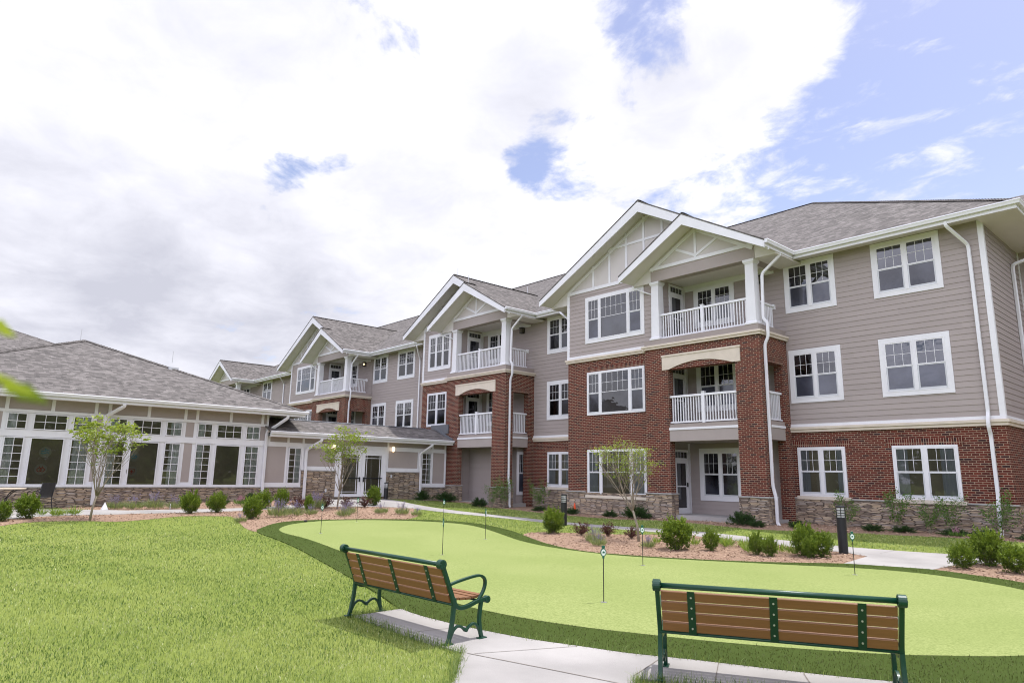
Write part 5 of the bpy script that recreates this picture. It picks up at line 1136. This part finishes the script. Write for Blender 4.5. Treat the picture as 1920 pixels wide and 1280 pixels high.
# ------------------------------------------------------------------ patio set and small things
zg_ = gz(-23.9, -20.4)+.014
t = thing('patio_table', 'round patio table with tan top and black curved legs at the left edge', 'table', (-23.75, -20.75, zg_))
m = MB(); m.lathe([(.58, .70), (.60, .715), (.60, .735), (.58, .74)], n=32); build('table_top', m, 'table tan', t, local=True)
for i in range(4):
    a = i*math.pi/2+.5; c, s = math.cos(a), math.sin(a); m = MB(); m.tube([(c*.48, s*.48, .70), (c*.30, s*.30, .60), (c*.12, s*.12, .40), (c*.16, s*.16, .2), (c*.36, s*.36, .0)], .016, 7); build('leg', m, 'black metal', t, local=True, smooth=True)
def chair(label, loc, rz):
    t = thing('patio_chair', label, 'chair', loc, rz, 'patio chairs round the table')
    for s in (-1, 1):
        m = MB(); x = s*.26
        m.tube([(x, .26, 0), (x, .25, .25), (x, .23, .62), (x, .10, .66), (x, -.18, .64), (x, -.24, .60)], .013, 7); m.tube([(x, -.30, 0), (x, -.22, .25), (x, -.20, .44), (x*1.02, -.29, .92)], .014, 7); m.tube([(x, .25, .25), (x, -.22, .25)], .010, 6); build('side_frame', m, 'black metal', t, local=True, smooth=True)
    m = MB(); m.box(-.25, -.20, .42, .25, .24, .44); build('seat', m, 'sling fabric', t, local=True, bevel=.008)
    m = MB(); i = 0
    for (y, z) in ((-.195, .46), (-.20, .52), (-.245, .72), (-.29, .92)):
        for x in (-.255, -.09, .09, .255): m.v.append((x, y-(.02 if abs(x) < .2 else 0), z)); 
        for x in (-.255, -.09, .09, .255): m.v.append((x, y-(.02 if abs(x) < .2 else 0)-.008, z))
    for r_ in range(3):
        for c in range(3):
            a0 = r_*8+c; m.f += [(a0, a0+1, a0+9, a0+8), (a0+4, a0+12, a0+13, a0+5)]
    build('backrest', m, 'sling fabric', t, local=True); return t
chair('black sling patio chair whose whole back shows beside the boxwood', (-23.75, -19.75, zg_), R(128)); chair('black sling patio chair cut by the left frame edge', (-23.3, -21.5, zg_), R(20))
t = thing('marker_cone', 'small orange marker standing beside the brick bay downspout', 'cone', (-16.15, -2.05, gz(-16.1, -2)))
m = MB(); m.lathe([(.035, .18), (.055, .18), (.03, .42), (.012, .45)], n=14); build('cone', m, 'orange plastic', t, local=True)
m = MB(); m.tube([(0, 0, -.02), (0, 0, .2)], .006, 6); build('stake', m, 'silver', t, local=True)
t = thing('garden_sign', 'small white tent-shaped sign on the mulch beside the pavilion downspout', 'sign', (-23.2, -17.95, gz(-23.2, -17.95)+.01), .2)
m = MB(); m.v = [(-.02, -.11, 0), (-.02, .11, 0), (.02, 0, .26), (.10, -.10, 0), (.10, .10, 0)]; m.f = [(0, 1, 2), (3, 2, 4), (0, 2, 3), (1, 4, 2)]; build('panel', m, 'white trim', t, local=True)
t = thing('plant_stake', 'thin white stake between two catmint clumps', 'stake', (-22.85, -15.95, gz(-22.9, -15.9)))
m = MB(); m.tube([(0, 0, 0), (0, 0, .20)], .018, 6, rx=(.022, .008)); build('stake', m, 'white metal', t, local=True)
t = thing('irrigation_cap', 'small dark valve cover lying in mulch near the lone boxwood', 'valve cover', (-16.25, -13.9, gz(-16.25, -13.9)))
m = MB(); m.lathe([(.05, 0), (.055, .05), (.04, .075)], n=12); build('cap', m, 'black metal', t, local=True)

# emblems behind two big pavilion panes
def emblem(u, z, kind, label):
    t = thing('window_emblem', label, 'emblem', (XW+.016, u, z), 0, 'round emblems behind the pavilion glass'); F = lambda a, d, zz: (d, a, zz)
    def circ(r, n=28, du=0, dz=0): return [(du+r*math.cos(6.2832*i/n), dz+r*math.sin(6.2832*i/n)) for i in range(n)]
    m = MB(); m.prism(circ(.19), F, 0, .004); build('disc', m, 'sign pale', t, local=True); m = MB()
    def ring(r0, r1, du, dz, a0=0, a1=6.2832, d=.008, n=20):
        for i in range(n):
            b0, b1 = a0+(a1-a0)*i/n, a0+(a1-a0)*(i+1)/n
            m.poly([F(du+r*math.cos(b), d, dz+r*math.sin(b)) for r, b in ((r0, b0), (r1, b0), (r1, b1), (r0, b1))])
    if kind == 'swim':
        n = 14
        for off in (.03, -.045):
            for i in range(n): a, b = -.12+.24*i/n, -.12+.24*(i+1)/n; w = lambda q: off+.022*math.sin(q*26); m.poly([F(a, .008, w(a)), F(b, .008, w(b)), F(b, .008, w(b)+.028), F(a, .008, w(a)+.028)])
        m.prism(circ(.022, 12, 0, .10), F, .005, .008)
    elif kind == 'pair':
        for du in (-.045, .045): ring(.052, .078, du, -.015); m.prism(circ(.020, 12, du, .088), F, .005, .008)
    elif kind == 'bowl':
        ring(.085, .11, 0, .02, 3.3, 6.1); m.prism(circ(.022, 12, -.03, .06), F, .005, .008); m.prism(circ(.022, 12, .035, .06), F, .005, .0079); m.prism([(-.11, -.0), (.11, -.0), (.09, .02), (-.09, .02)], F, .005, .0085)
    else:
        o = [(-.10, .09), (0, .12), (.10, .09), (.10, -.02), (0, -.12), (-.10, -.02)]; 
        for i in range(6): p, q = o[i], o[(i+1) % 6]; m.poly([F(p[0], .008, p[1]), F(q[0], .008, q[1]), F(q[0]*.85, .008, q[1]*.85), F(p[0]*.85, .008, p[1]*.85)])
        m.prism([(-.02, -.06), (.02, -.06), (.02, .06), (-.02, .06)], F, .005, .008); m.prism([(-.06, -.02), (.06, -.02), (.06, .02), (-.06, .02)], F, .005, .0081)
    build('symbol', m, 'sign blue' if kind in ('swim', 'bowl') else 'sign red', t, local=True)
emblem(-19.57, 1.98, 'swim', 'round emblem with blue wave swimmer, in the pane above the patio chair'); emblem(-19.63, 1.38, 'pair', 'round emblem with two red linked rings, in the pane above the patio chair')
emblem(-16.72, 1.92, 'bowl', 'round emblem with blue bowl shape, in the second big pane'); emblem(-16.74, 1.35, 'shield', 'round emblem with red shield and cross, in the second big pane')
# roof details
m = MB()
m.box(-29.5, -14.9, 5.7, -29.1, -14.5, 5.99); build('roof_vent', m, 'dark sash', PAV)
m = MB(); m.tube([(-32.4, -17.95, 7.2), (-32.4, -17.95, 7.75)], .012, 5); m.tube([(-29.3, -14.75, 6.2), (-29.3, -14.75, 6.75)], .01, 5); build('lightning_rod', m, 'silver', PAV)
m = MB()
for (x, y, z) in ((-23.3, -2.5, 11.25), (-24.65, -2.2, 12.0), (-24.65, 3., 12.0)): m.tube([(x, y, z), (x, y, z+.45)], .012, 5)
build('lightning_rod', m, 'silver', APT)

# belt of trees behind the viewpoint, mirrored in the panes
RG = np.random.default_rng(90); P = []; rr = random.Random(4)
for (ax, ay, bx_, by_, n_) in ((34, 14, 38, -62, 13), (36, -62, -48, -74, 13)):
    for i in range(n_):
        u = (i+.5)/n_; cx, cy = ax+(bx_-ax)*u+rr.gauss(0, 1.5), ay+(by_-ay)*u+rr.gauss(0, 1.5); hh = 7+4*rr.random(); k = 620
        d = unit(RG.normal(size=(k, 3))); q = d*(.55+.45*RG.random(k)**.5)[:, None]*np.array([3.8, 3.8, hh*.5])+np.array([cx, cy, hh*.52]); P.append(q)
P = np.concatenate(P); leafmesh('woodland', P, RG.normal(0, 1, P.shape), .9+.7*RG.random(len(P)), .6+.4*RG.random(len(P)), 'rose leaf', kind='stuff')
